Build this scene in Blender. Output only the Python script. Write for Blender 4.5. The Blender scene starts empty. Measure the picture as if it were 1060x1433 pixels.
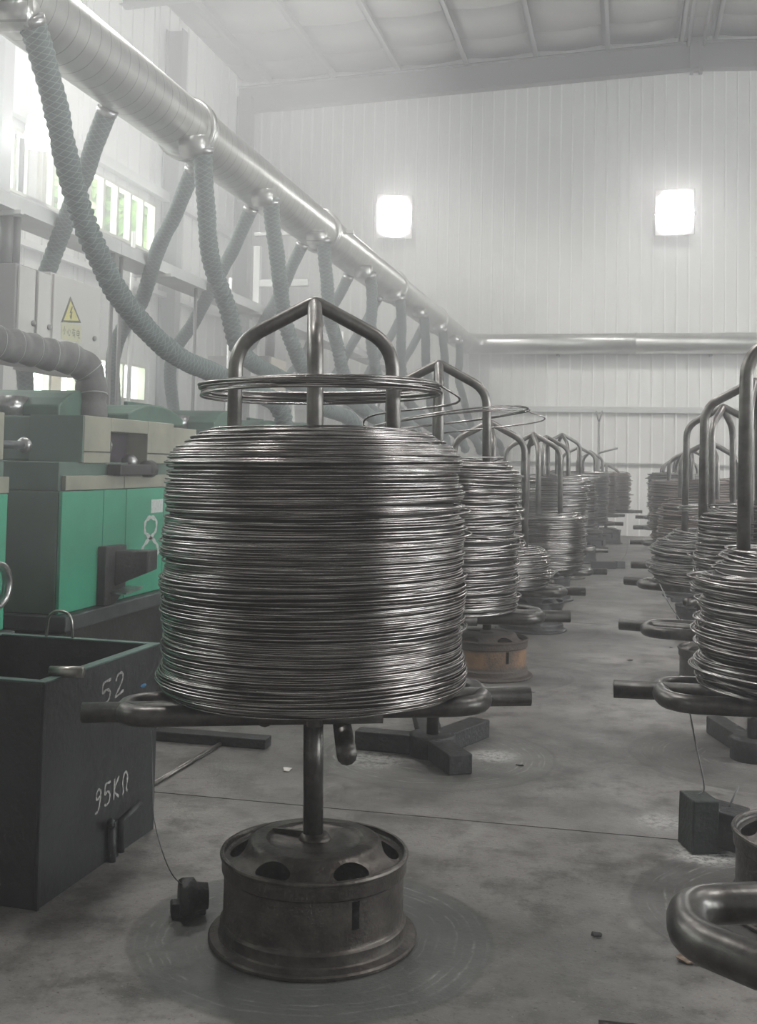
import bpy, bmesh, math, random
import numpy as np
from mathutils import Matrix, Vector

random.seed(7)
rng = np.random.default_rng(7)
S = bpy.context.scene
COL = S.collection
PI = math.pi

# ------------------------------------------------------------------ camera
F, PX, H = 1550.0, 530.0, 1.45
PITCH, ROLL = math.radians(3.0), 0.020
VPX, VPY = 880.0, 655.0                         # where the aisle direction (+Y) meets the frame
_w = -F * math.tan(PITCH)
_u = (VPX - PX - _w * math.sin(ROLL)) / math.cos(ROLL)
PY = VPY + (-_u * math.sin(ROLL) + _w * math.cos(ROLL))
YAW = math.atan(_u * math.cos(PITCH) / F)
CAM_R = Matrix.Rotation(YAW, 3, 'Z') @ Matrix.Rotation(PI / 2 + PITCH, 3, 'X') @ Matrix.Rotation(ROLL, 3, 'Z')
cam_d = bpy.data.cameras.new('camera')
cam = bpy.data.objects.new('camera', cam_d)
COL.objects.link(cam)
cam.matrix_world = Matrix.Translation((0, 0, H)) @ CAM_R.to_4x4()
cam_d.sensor_fit = 'VERTICAL'
cam_d.sensor_height = 36.0
cam_d.lens = F / 1433.0 * 36.0
cam_d.shift_y = -(716.5 - PY) / 1433.0
cam_d.clip_start, cam_d.clip_end = 0.05, 200
S.camera = cam


def ray(px, py):
    return CAM_R @ Vector(((px - PX) / F, -(py - PY) / F, -1.0))


def at(px, py, Y):                               # the point of a pixel at depth Y down the hall
    d = ray(px, py)
    return Vector((0, 0, H)) + d * (Y / d.y)


def on_z(px, py, z=0.0):                         # the point of a pixel on a level plane
    d = ray(px, py)
    return Vector((0, 0, H)) + d * ((z - H) / d.z)


def on_x(px, py, X):                             # the point of a pixel on a wall parallel to the aisle
    d = ray(px, py)
    return Vector((0, 0, H)) + d * (X / d.x)


# ------------------------------------------------------------------ world, light, exposure
S.view_settings.view_transform = 'Standard'
S.view_settings.look = 'None'
S.view_settings.gamma = 1.0
S.view_settings.exposure = -0.04
S.view_settings.use_curve_mapping = False
try:
    S.cycles.use_denoising = True
    S.cycles.use_adaptive_sampling = True
    S.cycles.adaptive_threshold = 0.05
    S.cycles.adaptive_min_samples = 16
    S.cycles.max_bounces = 6
    S.cycles.diffuse_bounces = 3
    S.cycles.glossy_bounces = 3
    S.cycles.transparent_max_bounces = 8
    S.cycles.volume_bounces = 0
    S.cycles.sample_clamp_indirect = 6.0
    S.cycles.caustics_reflective = False
    S.cycles.caustics_refractive = False
except Exception:
    pass
W = bpy.data.worlds.new('overcast_sky')
S.world = W
W.use_nodes = True
W.node_tree.nodes['Background'].inputs[0].default_value = (0.93, 1.0, 1.0, 1)
W.node_tree.nodes['Background'].inputs[1].default_value = 12.0


def area(name, loc, target, sx, sy, power, color=(1, 1, 1), spread=180):
    d = bpy.data.lights.new(name, 'AREA')
    d.spread = math.radians(spread)
    d.shape = 'RECTANGLE'
    d.size, d.size_y, d.energy, d.color = sx, sy, power, color
    o = bpy.data.objects.new(name, d)
    COL.objects.link(o)
    o.location = loc
    o.rotation_euler = (Vector(target) - Vector(loc)).to_track_quat('-Z', 'Y').to_euler()
    return o


WALL_L, WALL_R, WALL_F, WALL_B = -9.0, 11.7, 24.5, -7.0
RIDGE_X = 1.35
# unseen fill lights added under the roof, without fixtures, and daylight of the window bands in the right and left walls
for lx, ly, tx, ty, pw in ((-4.0, 12.5, -6.5, 12.5, 420), (5.5, 12.5, 5.5, 12.5, 260), (-4.0, 5.0, -4.0, 5.0, 360), (5.5, 5.0, 5.5, 5.0, 360),
                           (-5.0, 17.4, -5.0, 23.5, 140), (1.5, 17.4, 1.5, 23.5, 125), (8.0, 17.4, 8.0, 23.5, 125)):  # this row is added to brighten the far wall
    area('roof_fill_light', (lx, ly, 9.1), (tx, ty, 0), 1.4, 1.4, pw, (1.0, 0.98, 0.95), 180 if ly < 15 else 95)
area('window_daylight_right', (WALL_R - 0.3, 7.0, 3.4), (0, 7.0, 2.4), 16.0, 2.2, 560, (1.0, 0.99, 0.98))
area('window_daylight_left', (WALL_L + 0.3, 6.0, 6.3), (0, 4.5, 1.0), 14.0, 1.2, 650, (1.0, 1.0, 0.98))


# ------------------------------------------------------------------ materials
def mat(name, color, rough=0.5, metal=0.0, var=0.0, scale=8.0, color2=None, spec=0.5, bump=0.0, bscale=60.0, rvar=0.0, detail=4.0):
    m = bpy.data.materials.new(name)
    m.use_nodes = True
    nt = m.node_tree
    p = nt.nodes['Principled BSDF']
    p.inputs['Base Color'].default_value = (*color, 1)
    p.inputs['Roughness'].default_value = rough
    p.inputs['Metallic'].default_value = metal
    p.inputs['Specular IOR Level'].default_value = spec
    geo = nt.nodes.new('ShaderNodeNewGeometry')
    if var > 0 or color2 is not None:
        n = nt.nodes.new('ShaderNodeTexNoise')
        n.inputs['Scale'].default_value = scale
        n.inputs['Detail'].default_value = detail
        n.inputs['Roughness'].default_value = 0.65
        nt.links.new(geo.outputs['Position'], n.inputs['Vector'])
        r = nt.nodes.new('ShaderNodeValToRGB')
        c2 = color2 if color2 is not None else tuple(max(0, c * (1 - var)) for c in color)
        r.color_ramp.elements[0].position = 0.36
        r.color_ramp.elements[1].position = 0.64
        r.color_ramp.elements[0].color = (*c2, 1)
        r.color_ramp.elements[1].color = (*color, 1)
        nt.links.new(n.outputs['Fac'], r.inputs['Fac'])
        nt.links.new(r.outputs['Color'], p.inputs['Base Color'])
        if rvar > 0:
            mr = nt.nodes.new('ShaderNodeMapRange')
            mr.inputs['To Min'].default_value = rough + rvar
            mr.inputs['To Max'].default_value = max(0.05, rough - rvar)
            nt.links.new(n.outputs['Fac'], mr.inputs['Value'])
            nt.links.new(mr.outputs['Result'], p.inputs['Roughness'])
    if bump > 0:
        n2 = nt.nodes.new('ShaderNodeTexNoise')
        n2.inputs['Scale'].default_value = bscale
        n2.inputs['Detail'].default_value = 3.0
        nt.links.new(geo.outputs['Position'], n2.inputs['Vector'])
        b = nt.nodes.new('ShaderNodeBump')
        b.inputs['Strength'].default_value = bump
        b.inputs['Distance'].default_value = 0.01
        nt.links.new(n2.outputs['Fac'], b.inputs['Height'])
        nt.links.new(b.outputs['Normal'], p.inputs['Normal'])
    return m


def emit(name, color, strength):
    m = bpy.data.materials.new(name)
    m.use_nodes = True
    nt = m.node_tree
    nt.nodes.remove(nt.nodes['Principled BSDF'])
    e = nt.nodes.new('ShaderNodeEmission')
    e.inputs[0].default_value = (*color, 1)
    e.inputs[1].default_value = strength
    nt.links.new(e.outputs[0], nt.nodes['Material Output'].inputs['Surface'])
    return m


M = {}
M['tube'] = mat('worn_dark_steel', (0.125, 0.118, 0.112), 0.36, 0.75, 0.5, 14, spec=0.5, bump=0.05, bscale=90, rvar=0.1)
M['tube_light'] = mat('rubbed_grey_steel', (0.23, 0.215, 0.205), 0.36, 0.75, 0.45, 10, spec=0.5, rvar=0.1)
M['wire'] = mat('drawn_steel_wire', (0.48, 0.46, 0.45), 0.25, 1.0, 0.0, 4, color2=(0.1, 0.088, 0.083))
M['wire_brown'] = mat('brownish_steel_wire', (0.3, 0.24, 0.215), 0.38, 0.9, 0.0, 4, color2=(0.12, 0.09, 0.085))
M['wire_core'] = mat('shaded_inner_wire', (0.035, 0.033, 0.032), 0.6, 0.5)  # inner turns of the same wire, their shade put into a near-black colour
for _k in ('wire', 'wire_brown'):
    nt = M[_k].node_tree
    _n = [n for n in nt.nodes if n.type == 'TEX_NOISE'][0]
    _l = _n.inputs['Vector'].links[0]
    _vm = nt.nodes.new('ShaderNodeVectorMath')
    _vm.operation = 'MULTIPLY'
    _vm.inputs[1].default_value = (1.6, 1.6, 42.0)
    nt.links.new(_l.from_socket, _vm.inputs[0])
    nt.links.new(_vm.outputs[0], _n.inputs['Vector'])
M['wheel'] = mat('grimy_wheel_steel', (0.11, 0.096, 0.085), 0.38, 0.6, 0, 16, color2=(0.045, 0.037, 0.033), bump=0.22, bscale=70, rvar=0.1)
M['wheel_rust'] = mat('rusty_wheel_steel', (0.27, 0.15, 0.075), 0.7, 0.1, 0, 7, color2=(0.08, 0.055, 0.045), bump=0.5, bscale=60)
nt = M['wheel_rust'].node_tree
_p = nt.nodes['Principled BSDF']
_src = _p.inputs['Base Color'].links[0].from_socket
_geo = nt.nodes.new('ShaderNodeNewGeometry')
_sep = nt.nodes.new('ShaderNodeSeparateXYZ')
nt.links.new(_geo.outputs['Position'], _sep.inputs[0])
_cr = nt.nodes.new('ShaderNodeValToRGB')
_cr.color_ramp.interpolation = 'EASE'
for _k, (_q, _v) in enumerate(((0.07, 0.0), (0.1, 1.0), (0.18, 1.0), (0.21, 0.0))):
    _e = _cr.color_ramp.elements[_k] if _k < 2 else _cr.color_ramp.elements.new(_q)
    _e.position = _q
    _e.color = (_v, _v, _v, 1)
nt.links.new(_sep.outputs[2], _cr.inputs['Fac'])
_mx = nt.nodes.new('ShaderNodeMix')
_mx.data_type = 'RGBA'
nt.links.new(_cr.outputs['Color'], _mx.inputs['Factor'])
_mx.inputs['A'].default_value = (0.075, 0.058, 0.05, 1)
nt.links.new(_src, _mx.inputs['B'])
nt.links.new(_mx.outputs['Result'], _p.inputs['Base Color'])
M['wheel_dark'] = mat('black_wheel_steel', (0.04, 0.04, 0.04), 0.45, 0.3, 0.5, 12, bump=0.3)
M['block'] = mat('black_iron_block', (0.045, 0.045, 0.046), 0.55, 0.4, 0.5, 20, bump=0.4)
M['block_green'] = mat('dark_green_iron_block', (0.022, 0.031, 0.026), 0.6, 0.1, 0.4, 14, bump=0.4)
M['crate'] = mat('dark_painted_crate_steel', (0.028, 0.033, 0.032), 0.48, 0.15, 0, 5, color2=(0.016, 0.018, 0.018), bump=0.25, bscale=40)
M['crate_rim'] = mat('green_grey_rim_paint', (0.1, 0.17, 0.15), 0.5, 0.1, 0.3, 15)
M['crate_rod'] = mat('bright_steel_rod', (0.45, 0.43, 0.4), 0.32, 0.9, 0.3, 20)
M['green'] = mat('machine_green_paint', (0.055, 0.38, 0.235), 0.42, 0.0, 0, 4, color2=(0.045, 0.31, 0.19), bump=0.1, bscale=20)
M['green_dirty_shaded'] = mat('dirty_shaded_green_paint', (0.09, 0.15, 0.12), 0.55, 0.0, 0, 3, color2=(0.065, 0.11, 0.088))  # grimy green with the shade of the end faces mixed into the colour
M['green_cover'] = mat('dark_green_cover_paint', (0.05, 0.13, 0.09), 0.5, 0.0, 0.35, 6)
M['beige'] = mat('beige_machine_paint', (0.34, 0.33, 0.26), 0.5, 0.0, 0, 5, color2=(0.24, 0.24, 0.19))
M['machine_dark'] = mat('oily_machine_iron', (0.04, 0.042, 0.04), 0.45, 0.3, 0.45, 9, bump=0.2)
M['machine_rail'] = mat('oily_blue_grey_rail', (0.1, 0.11, 0.115), 0.4, 0.4, 0.4, 8)
M['purple'] = mat('dark_violet_interior', (0.045, 0.03, 0.045), 0.6)
M['chrome'] = mat('bright_worn_metal', (0.5, 0.5, 0.5), 0.3, 0.9, 0.4, 20)
M['white_paint'] = mat('white_paint_mark', (0.7, 0.74, 0.72), 0.7, 0.0, 0.25, 60)
M['chalk'] = mat('chalk_mark', (0.55, 0.55, 0.53), 0.9, 0.0, 0.6, 120)
M['blue_paint'] = mat('blue_paint_dab', (0.02, 0.15, 0.32), 0.6)
M['duct'] = mat('galvanised_duct', (0.62, 0.62, 0.6), 0.34, 0.9, 0.2, 3, rvar=0.07)
nt = M['duct'].node_tree      # dark lock seams every 14 cm along the sheet
_p = nt.nodes['Principled BSDF']
_src = _p.inputs['Base Color'].links[0].from_socket
_geo = nt.nodes.new('ShaderNodeNewGeometry')
_sep = nt.nodes.new('ShaderNodeSeparateXYZ')
nt.links.new(_geo.outputs['Position'], _sep.inputs[0])
_ad = nt.nodes.new('ShaderNodeMath')
_ad.operation = 'MULTIPLY_ADD'
nt.links.new(_sep.outputs[1], _ad.inputs[0])
_ad.inputs[1].default_value = 1 / 0.14
_ad.inputs[2].default_value = 100.0
_fr = nt.nodes.new('ShaderNodeMath')
_fr.operation = 'FRACT'
nt.links.new(_ad.outputs[0], _fr.inputs[0])
_lt = nt.nodes.new('ShaderNodeMath')
_lt.operation = 'LESS_THAN'
nt.links.new(_fr.outputs[0], _lt.inputs[0])
_lt.inputs[1].default_value = 0.055
_mx = nt.nodes.new('ShaderNodeMix')
_mx.data_type = 'RGBA'
nt.links.new(_lt.outputs[0], _mx.inputs['Factor'])
nt.links.new(_src, _mx.inputs['A'])
_mx.inputs['B'].default_value = (0.3, 0.3, 0.29, 1)
nt.links.new(_mx.outputs['Result'], _p.inputs['Base Color'])
M['white_wall'] = mat('white_wall_sheet', (0.8, 0.8, 0.785), 0.5, 0.0, 0.06, 0.8)
M['wall_lower'] = mat('white_lower_wall_sheet', (0.74, 0.73, 0.715), 0.5, 0.0, 0.07, 0.8)
M['wall_trim'] = mat('wall_rail_metal', (0.6, 0.61, 0.6), 0.4, 0.3)
M['roof'] = mat('roof_lining', (0.2, 0.195, 0.187), 0.7, 0.0, 0.1, 1.2, bump=0.3, bscale=1.5)
M['purlin'] = mat('grey_roof_steel', (0.13, 0.13, 0.13), 0.5, 0.1)
M['tray'] = mat('white_cable_tray', (0.85, 0.85, 0.84), 0.4, 0.1, 0.1, 4)
M['conduit'] = mat('grey_conduit', (0.2, 0.2, 0.2), 0.5, 0.2)
M['cabinet'] = mat('pale_cabinet_paint', (0.68, 0.66, 0.64), 0.5, 0.0, 0.07, 3)
M['cabinet_cream'] = mat('cream_cabinet_paint', (0.74, 0.68, 0.58), 0.5)
M['cabinet_edge'] = mat('grey_cabinet_edge', (0.25, 0.24, 0.24), 0.5)
M['sign_yellow'] = mat('yellow_sign', (0.7, 0.64, 0.22), 0.5)
M['sign_pale'] = mat('pale_sign_strip', (0.66, 0.64, 0.44), 0.5)
M['sign_ink'] = mat('dark_sign_ink', (0.07, 0.065, 0.05), 0.6)
M['frame_w'] = mat('window_frame_cream', (0.62, 0.62, 0.5), 0.5)
M['lamp_body'] = mat('lamp_housing', (0.5, 0.5, 0.5), 0.45, 0.3)
M['lamp'] = emit('lamp_lens_glow', (1.0, 0.99, 0.97), 88.0)
M['leaf'] = mat('tree_leaf', (0.3, 0.42, 0.14), 0.6, 0.0, 0, 1.5, color2=(0.14, 0.26, 0.06))
M['bark'] = mat('tree_bark', (0.12, 0.09, 0.06), 0.8, 0, 0.4, 10)
M['paper'] = mat('paper_scrap', (0.62, 0.6, 0.56), 0.8)
M['card'] = mat('brown_card', (0.3, 0.22, 0.16), 0.8, 0, 0.5, 60)
M['chip'] = mat('dark_metal_chip', (0.03, 0.03, 0.03), 0.7)
M['green_cloth'] = mat('green_sack', (0.05, 0.25, 0.16), 0.8)

# hose: grey-green cloth with a paler net of wire
hm = mat('netted_hose_cloth', (0.2, 0.26, 0.245), 0.75, 0.0)
nt = hm.node_tree
uv = nt.nodes.new('ShaderNodeUVMap')
mp = nt.nodes.new('ShaderNodeSeparateXYZ')
nt.links.new(uv.outputs['UV'], mp.inputs[0])


def math_node(nt, op, a, b=None, c=None):
    n = nt.nodes.new('ShaderNodeMath')
    n.operation = op
    for i, v in enumerate((a, b, c)):
        if v is None:
            continue
        if isinstance(v, (int, float)):
            n.inputs[i].default_value = v
        else:
            nt.links.new(v, n.inputs[i])
    return n.outputs[0]


def net(nt, u, v, sgn, ku, kv):
    s = math_node(nt, 'ADD', math_node(nt, 'MULTIPLY', u, ku * sgn), math_node(nt, 'MULTIPLY', v, kv))
    fr = math_node(nt, 'FRACT', s)
    return math_node(nt, 'LESS_THAN', fr, 0.13)


line = math_node(nt, 'MAXIMUM', net(nt, mp.outputs[0], mp.outputs[1], 1, 6.0, 25.0), net(nt, mp.outputs[0], mp.outputs[1], -1, 6.0, 25.0))
mx = nt.nodes.new('ShaderNodeMix')
mx.data_type = 'RGBA'
mx.inputs['A'].default_value = (0.07, 0.1, 0.094, 1)
mx.inputs['B'].default_value = (0.2, 0.245, 0.23, 1)
nt.links.new(line, mx.inputs['Factor'])
nt.links.new(mx.outputs['Result'], nt.nodes['Principled BSDF'].inputs['Base Color'])
M['hose'] = hm
M['hose_thick'] = mat('ribbed_hose_cloth', (0.15, 0.15, 0.145), 0.7, 0.0, 0.4, 12)
M['hose_ring'] = mat('hose_rib_wire', (0.34, 0.36, 0.35), 0.5, 0.3)

# glass: thin pane, clear with a faint mirror
gm = bpy.data.materials.new('window_glass')
gm.use_nodes = True
nt = gm.node_tree
nt.nodes.remove(nt.nodes['Principled BSDF'])
tr = nt.nodes.new('ShaderNodeBsdfTransparent')
tr.inputs[0].default_value = (0.93, 0.96, 0.94, 1)
gl = nt.nodes.new('ShaderNodeBsdfGlossy')
gl.inputs['Roughness'].default_value = 0.1
mxs = nt.nodes.new('ShaderNodeMixShader')
mxs.inputs[0].default_value = 0.06
nt.links.new(tr.outputs[0], mxs.inputs[1])
nt.links.new(gl.outputs[0], mxs.inputs[2])
nt.links.new(mxs.outputs[0], nt.nodes['Material Output'].inputs['Surface'])
M['glass'] = gm


# ------------------------------------------------------------------ mesh helpers
class MB:
    def __init__(self):
        self.v, self.f, self.s, self.uv = [], [], [], []
        self.n = 0

    def add(self, verts, faces, smooth=False, uvs=None):
        b = self.n
        self.v.extend([tuple(map(float, p)) for p in verts])
        self.n += len(verts)
        for k, f in enumerate(faces):
            self.f.append([i + b for i in f])
            self.s.append(smooth)
            self.uv.append(uvs[k] if uvs is not None else None)
        return self

    def box(self, lo, hi):
        x0, y0, z0 = lo
        x1, y1, z1 = hi
        v = [(x0, y0, z0), (x1, y0, z0), (x1, y1, z0), (x0, y1, z0), (x0, y0, z1), (x1, y0, z1), (x1, y1, z1), (x0, y1, z1)]
        return self.add(v, [(0, 3, 2, 1), (4, 5, 6, 7), (0, 1, 5, 4), (1, 2, 6, 5), (2, 3, 7, 6), (3, 0, 4, 7)])

    def prism(self, pts, axis, a, b):
        """polygon pts (2D) extruded along axis from a to b; axis 'x' uses (y,z), 'y' uses (x,z), 'z' uses (x,y)"""
        def p3(p, t):
            return {'x': (t, p[0], p[1]), 'y': (p[0], t, p[1]), 'z': (p[0], p[1], t)}[axis]
        n = len(pts)
        v = [p3(p, a) for p in pts] + [p3(p, b) for p in pts]
        f = [tuple(range(n))[::-1], tuple(range(n, 2 * n))] + [(i, (i + 1) % n, n + (i + 1) % n, n + i) for i in range(n)]
        return self.add(v, f)

    def tube(self, path, rad, segs=10, closed=False, caps=True, want_uv=False):
        v, f, uvs = tube_arrays(path, rad, segs, closed, caps)
        return self.add(v, f, True, uvs if want_uv else None)

    def lathe(self, prof, segs=48, center=(0, 0, 0), axis='z', close=False):
        n = len(prof)
        v = []
        for k in range(segs):
            a = 2 * PI * k / segs
            for r, z in prof:
                if axis == 'z':
                    p = (r * math.cos(a), r * math.sin(a), z)
                elif axis == 'y':
                    p = (r * math.cos(a), z, r * math.sin(a))
                else:
                    p = (z, r * math.cos(a), r * math.sin(a))
                v.append((p[0] + center[0], p[1] + center[1], p[2] + center[2]))
        f = []
        m = n if close else n - 1
        for k in range(segs):
            k2 = (k + 1) % segs
            for i in range(m):
                j = (i + 1) % n
                f.append((k * n + i, k2 * n + i, k2 * n + j, k * n + j))
        return self.add(v, f, True)

    def mesh(self, name, material):
        me = bpy.data.meshes.new(name)
        me.from_pydata(self.v, [], self.f)
        if material is not None:
            me.materials.append(material)
        me.polygons.foreach_set('use_smooth', self.s)
        if any(u is not None for u in self.uv):
            l = me.uv_layers.new(name='UVMap')
            flat = []
            for f, u in zip(self.f, self.uv):
                flat.extend(u if u is not None else [(0, 0)] * len(f))
            l.data.foreach_set('uv', np.array(flat, dtype=np.float32).ravel())
        me.validate()
        me.update()
        fix_normals(me)
        return me

    def build(self, name, material, parent=None, bevel=0.0, loc=None):
        return link(name, self.mesh(name, material), parent, bevel, loc)


def fix_normals(me):
    if len(me.polygons) > 60000:
        return
    bm = bmesh.new()
    bm.from_mesh(me)
    bmesh.ops.recalc_face_normals(bm, faces=bm.faces)
    bm.to_mesh(me)
    bm.free()


def link(name, me, parent=None, bevel=0.0, loc=None):
    o = bpy.data.objects.new(name, me)
    COL.objects.link(o)
    if parent is not None:
        o.parent = parent
    if loc is not None:
        o.location = loc
    if bevel > 0:
        b = o.modifiers.new('bevel', 'BEVEL')
        b.width, b.segments, b.limit_method = bevel, 2, 'ANGLE'
    return o


def tube_arrays(path, rad, segs, closed=False, caps=True):
    P = np.asarray([tuple(p) for p in path], float)
    n = len(P)
    R = np.full(n, rad, float) if np.isscalar(rad) else np.asarray(rad, float)
    if closed:
        T = np.roll(P, -1, 0) - np.roll(P, 1, 0)
    else:
        T = np.gradient(P, axis=0)
    T /= np.linalg.norm(T, axis=1)[:, None] + 1e-12
    N = np.zeros((n, 3))
    a = np.array([0, 0, 1.0]) if abs(T[0, 2]) < 0.9 else np.array([1.0, 0, 0])
    N[0] = a - T[0] * a.dot(T[0])
    N[0] /= np.linalg.norm(N[0])
    for i in range(1, n):
        w = N[i - 1] - T[i] * N[i - 1].dot(T[i])
        N[i] = w / (np.linalg.norm(w) + 1e-12)
    B = np.cross(T, N)
    ang = np.arange(segs) * 2 * PI / segs
    V = P[:, None, :] + R[:, None, None] * (np.cos(ang)[None, :, None] * N[:, None, :] + np.sin(ang)[None, :, None] * B[:, None, :])
    V = V.reshape(-1, 3)
    L = np.concatenate([[0], np.cumsum(np.linalg.norm(np.diff(P, axis=0), axis=1))])
    f, uvs = [], []
    m = n if closed else n - 1
    for i in range(m):
        i2 = (i + 1) % n
        for k in range(segs):
            k2 = (k + 1) % segs
            f.append((i * segs + k, i * segs + k2, i2 * segs + k2, i2 * segs + k))
            u0, u1 = k / segs, (k + 1) / segs
            v0, v1 = L[i], L[min(i + 1, n - 1)]
            uvs.append([(u0, v0), (u1, v0), (u1, v1), (u0, v1)])
    if caps and not closed:
        f.append(tuple(range(segs))[::-1])
        f.append(tuple((n - 1) * segs + k for k in range(segs)))
        uvs += [[(0, 0)] * segs, [(0, 0)] * segs]
    return V, f, uvs


def fillet(pts, r, n=7):
    """polyline with its inner corners rounded"""
    pts = [Vector(p) for p in pts]
    out = [pts[0]]
    for i in range(1, len(pts) - 1):
        a, b, c = pts[i - 1], pts[i], pts[i + 1]
        rr = r if np.isscalar(r) else r[i - 1]
        d1, d2 = (a - b), (c - b)
        l1, l2 = d1.length, d2.length
        d1.normalize()
        d2.normalize()
        ang = d1.angle(d2)
        t = min(rr / math.tan(ang / 2), l1 * 0.49, l2 * 0.49)
        p0, p1 = b + d1 * t, b + d2 * t
        for k in range(n + 1):
            s = k / n
            out.append(p0 * (1 - s) ** 2 + b * 2 * s * (1 - s) + p1 * s ** 2)
    out.append(pts[-1])
    return out


def spline(pts, n=12):
    """Catmull-Rom through points"""
    P = [np.array(tuple(p), float) for p in pts]
    P = [2 * P[0] - P[1]] + P + [2 * P[-1] - P[-2]]
    out = []
    for i in range(1, len(P) - 2):
        p0, p1, p2, p3 = P[i - 1:i + 3]
        for k in range(n):
            t = k / n
            out.append(0.5 * ((2 * p1) + (-p0 + p2) * t + (2 * p0 - 5 * p1 + 4 * p2 - p3) * t * t + (-p0 + 3 * p1 - 3 * p2 + p3) * t ** 3))
    out.append(P[-2])
    return np.array(out)


def resample(P, step):
    P = np.asarray(P, float)
    L = np.concatenate([[0], np.cumsum(np.linalg.norm(np.diff(P, axis=0), axis=1))])
    n = max(4, int(L[-1] / step))
    s = np.linspace(0, L[-1], n)
    return np.stack([np.interp(s, L, P[:, i]) for i in range(3)], 1), s


def tag(o, label=None, cat=None, group=None, kind=None):
    if label:
        o['label'] = label
    if cat:
        o['category'] = cat
    if group:
        o['group'] = group
    if kind:
        o['kind'] = kind
    return o


def empty(name, loc=(0, 0, 0), rz=0.0):
    o = bpy.data.objects.new(name, None)
    COL.objects.link(o)
    o.location = loc
    o.rotation_euler = (0, 0, rz)
    o.empty_display_size = 0.1
    return o


def copy_tree(o, parent=None):
    c = o.copy()
    COL.objects.link(c)
    c.parent = parent
    for ch in list(o.children):
        copy_tree(ch, c)
    return c


# ------------------------------------------------------------------ where the stands stand
#  name: (pixel x, pixel y on floor or None, depth)
def stand_xy(px, Y):
    p = at(px, 655, Y)
    return p.x, Y


STAND = {}
p1 = on_z(438, 1309)
STAND['L1'] = (p1.x, p1.y)
for k, px, Y in (('L2', 612, 5.55), ('L3', 685, 7.75), ('L4', 746, 10.0), ('L5', 764, 12.3), ('L6', 787, 14.8), ('L7', 810, 17.3), ('L8', 826, 19.6), ('L9', 849, 21.8),
                 ('R1', 1365, 1.93), ('R2', 1152, 3.95), ('R3', 1056, 5.95), ('R4', 1012, 7.8), ('R5', 993, 10.2), ('R6', 968, 13.2), ('R7', 953, 16.6), ('R8', 946, 20.0)):
    STAND[k] = stand_xy(px, Y)

# ------------------------------------------------------------------ floor
fm = mat('worn_concrete', (0.2, 0.192, 0.182), 0.5)
nt = fm.node_tree
P = nt.nodes['Principled BSDF']
geo = nt.nodes.new('ShaderNodeNewGeometry')


def noise(nt, vec, scale, detail=5.0, rough=0.6, dist=0.0):
    n = nt.nodes.new('ShaderNodeTexNoise')
    n.inputs['Scale'].default_value = scale
    n.inputs['Detail'].default_value = detail
    n.inputs['Roughness'].default_value = rough
    n.inputs['Distortion'].default_value = dist
    if vec is not None:
        nt.links.new(vec, n.inputs['Vector'])
    return n.outputs['Fac']


def mapr(nt, v, a, b, c=0.0, d=1.0):
    n = nt.nodes.new('ShaderNodeMapRange')
    n.interpolation_type = 'SMOOTHSTEP'
    nt.links.new(v, n.inputs['Value'])
    for i, x in zip(('From Min', 'From Max', 'To Min', 'To Max'), (a, b, c, d)):
        n.inputs[i].default_value = x
    return n.outputs[0]


def mixc(nt, fac, A, B):
    n = nt.nodes.new('ShaderNodeMix')
    n.data_type = 'RGBA'
    if isinstance(fac, float):
        n.inputs['Factor'].default_value = fac
    else:
        nt.links.new(fac, n.inputs['Factor'])
    for k, v in (('A', A), ('B', B)):
        if isinstance(v, tuple):
            n.inputs[k].default_value = (*v, 1)
        else:
            nt.links.new(v, n.inputs[k])
    return n.outputs['Result']


pos = geo.outputs['Position']
c = mixc(nt, mapr(nt, noise(nt, pos, 0.9, 6), 0.35, 0.68), (0.145, 0.135, 0.128), (0.245, 0.229, 0.218))
c = mixc(nt, mapr(nt, noise(nt, pos, 5.0, 8, 0.7), 0.44, 0.66, 0.0, 0.85), c, (0.075, 0.07, 0.065))
c = mixc(nt, mapr(nt, noise(nt, pos, 14.0, 9, 0.8), 0.5, 0.66, 0.0, 0.6), c, (0.085, 0.078, 0.07))
c = mixc(nt, mapr(nt, noise(nt, pos, 0.55, 3, 0.5, 0.6), 0.55, 0.7, 0.0, 0.3), c, (0.2, 0.2, 0.165))
c = mixc(nt, mapr(nt, noise(nt, pos, 42.0, 5, 0.75), 0.55, 0.7, 0.0, 0.7), c, (0.07, 0.065, 0.06))
c = mixc(nt, mapr(nt, noise(nt, pos, 2.2, 4, 0.6, 1.0), 0.6, 0.7, 0.0, 0.35), c, (0.3, 0.29, 0.27))
c = mixc(nt, mapr(nt, noise(nt, pos, 75.0, 2, 0.5), 0.66, 0.72, 0.0, 0.8), c, (0.04, 0.037, 0.034))
c = mixc(nt, mapr(nt, noise(nt, pos, 55.0, 3, 0.6), 0.3, 0.36, 0.45, 0.0), c, (0.33, 0.31, 0.29))
sep = nt.nodes.new('ShaderNodeSeparateXYZ')
nt.links.new(pos, sep.inputs[0])
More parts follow.
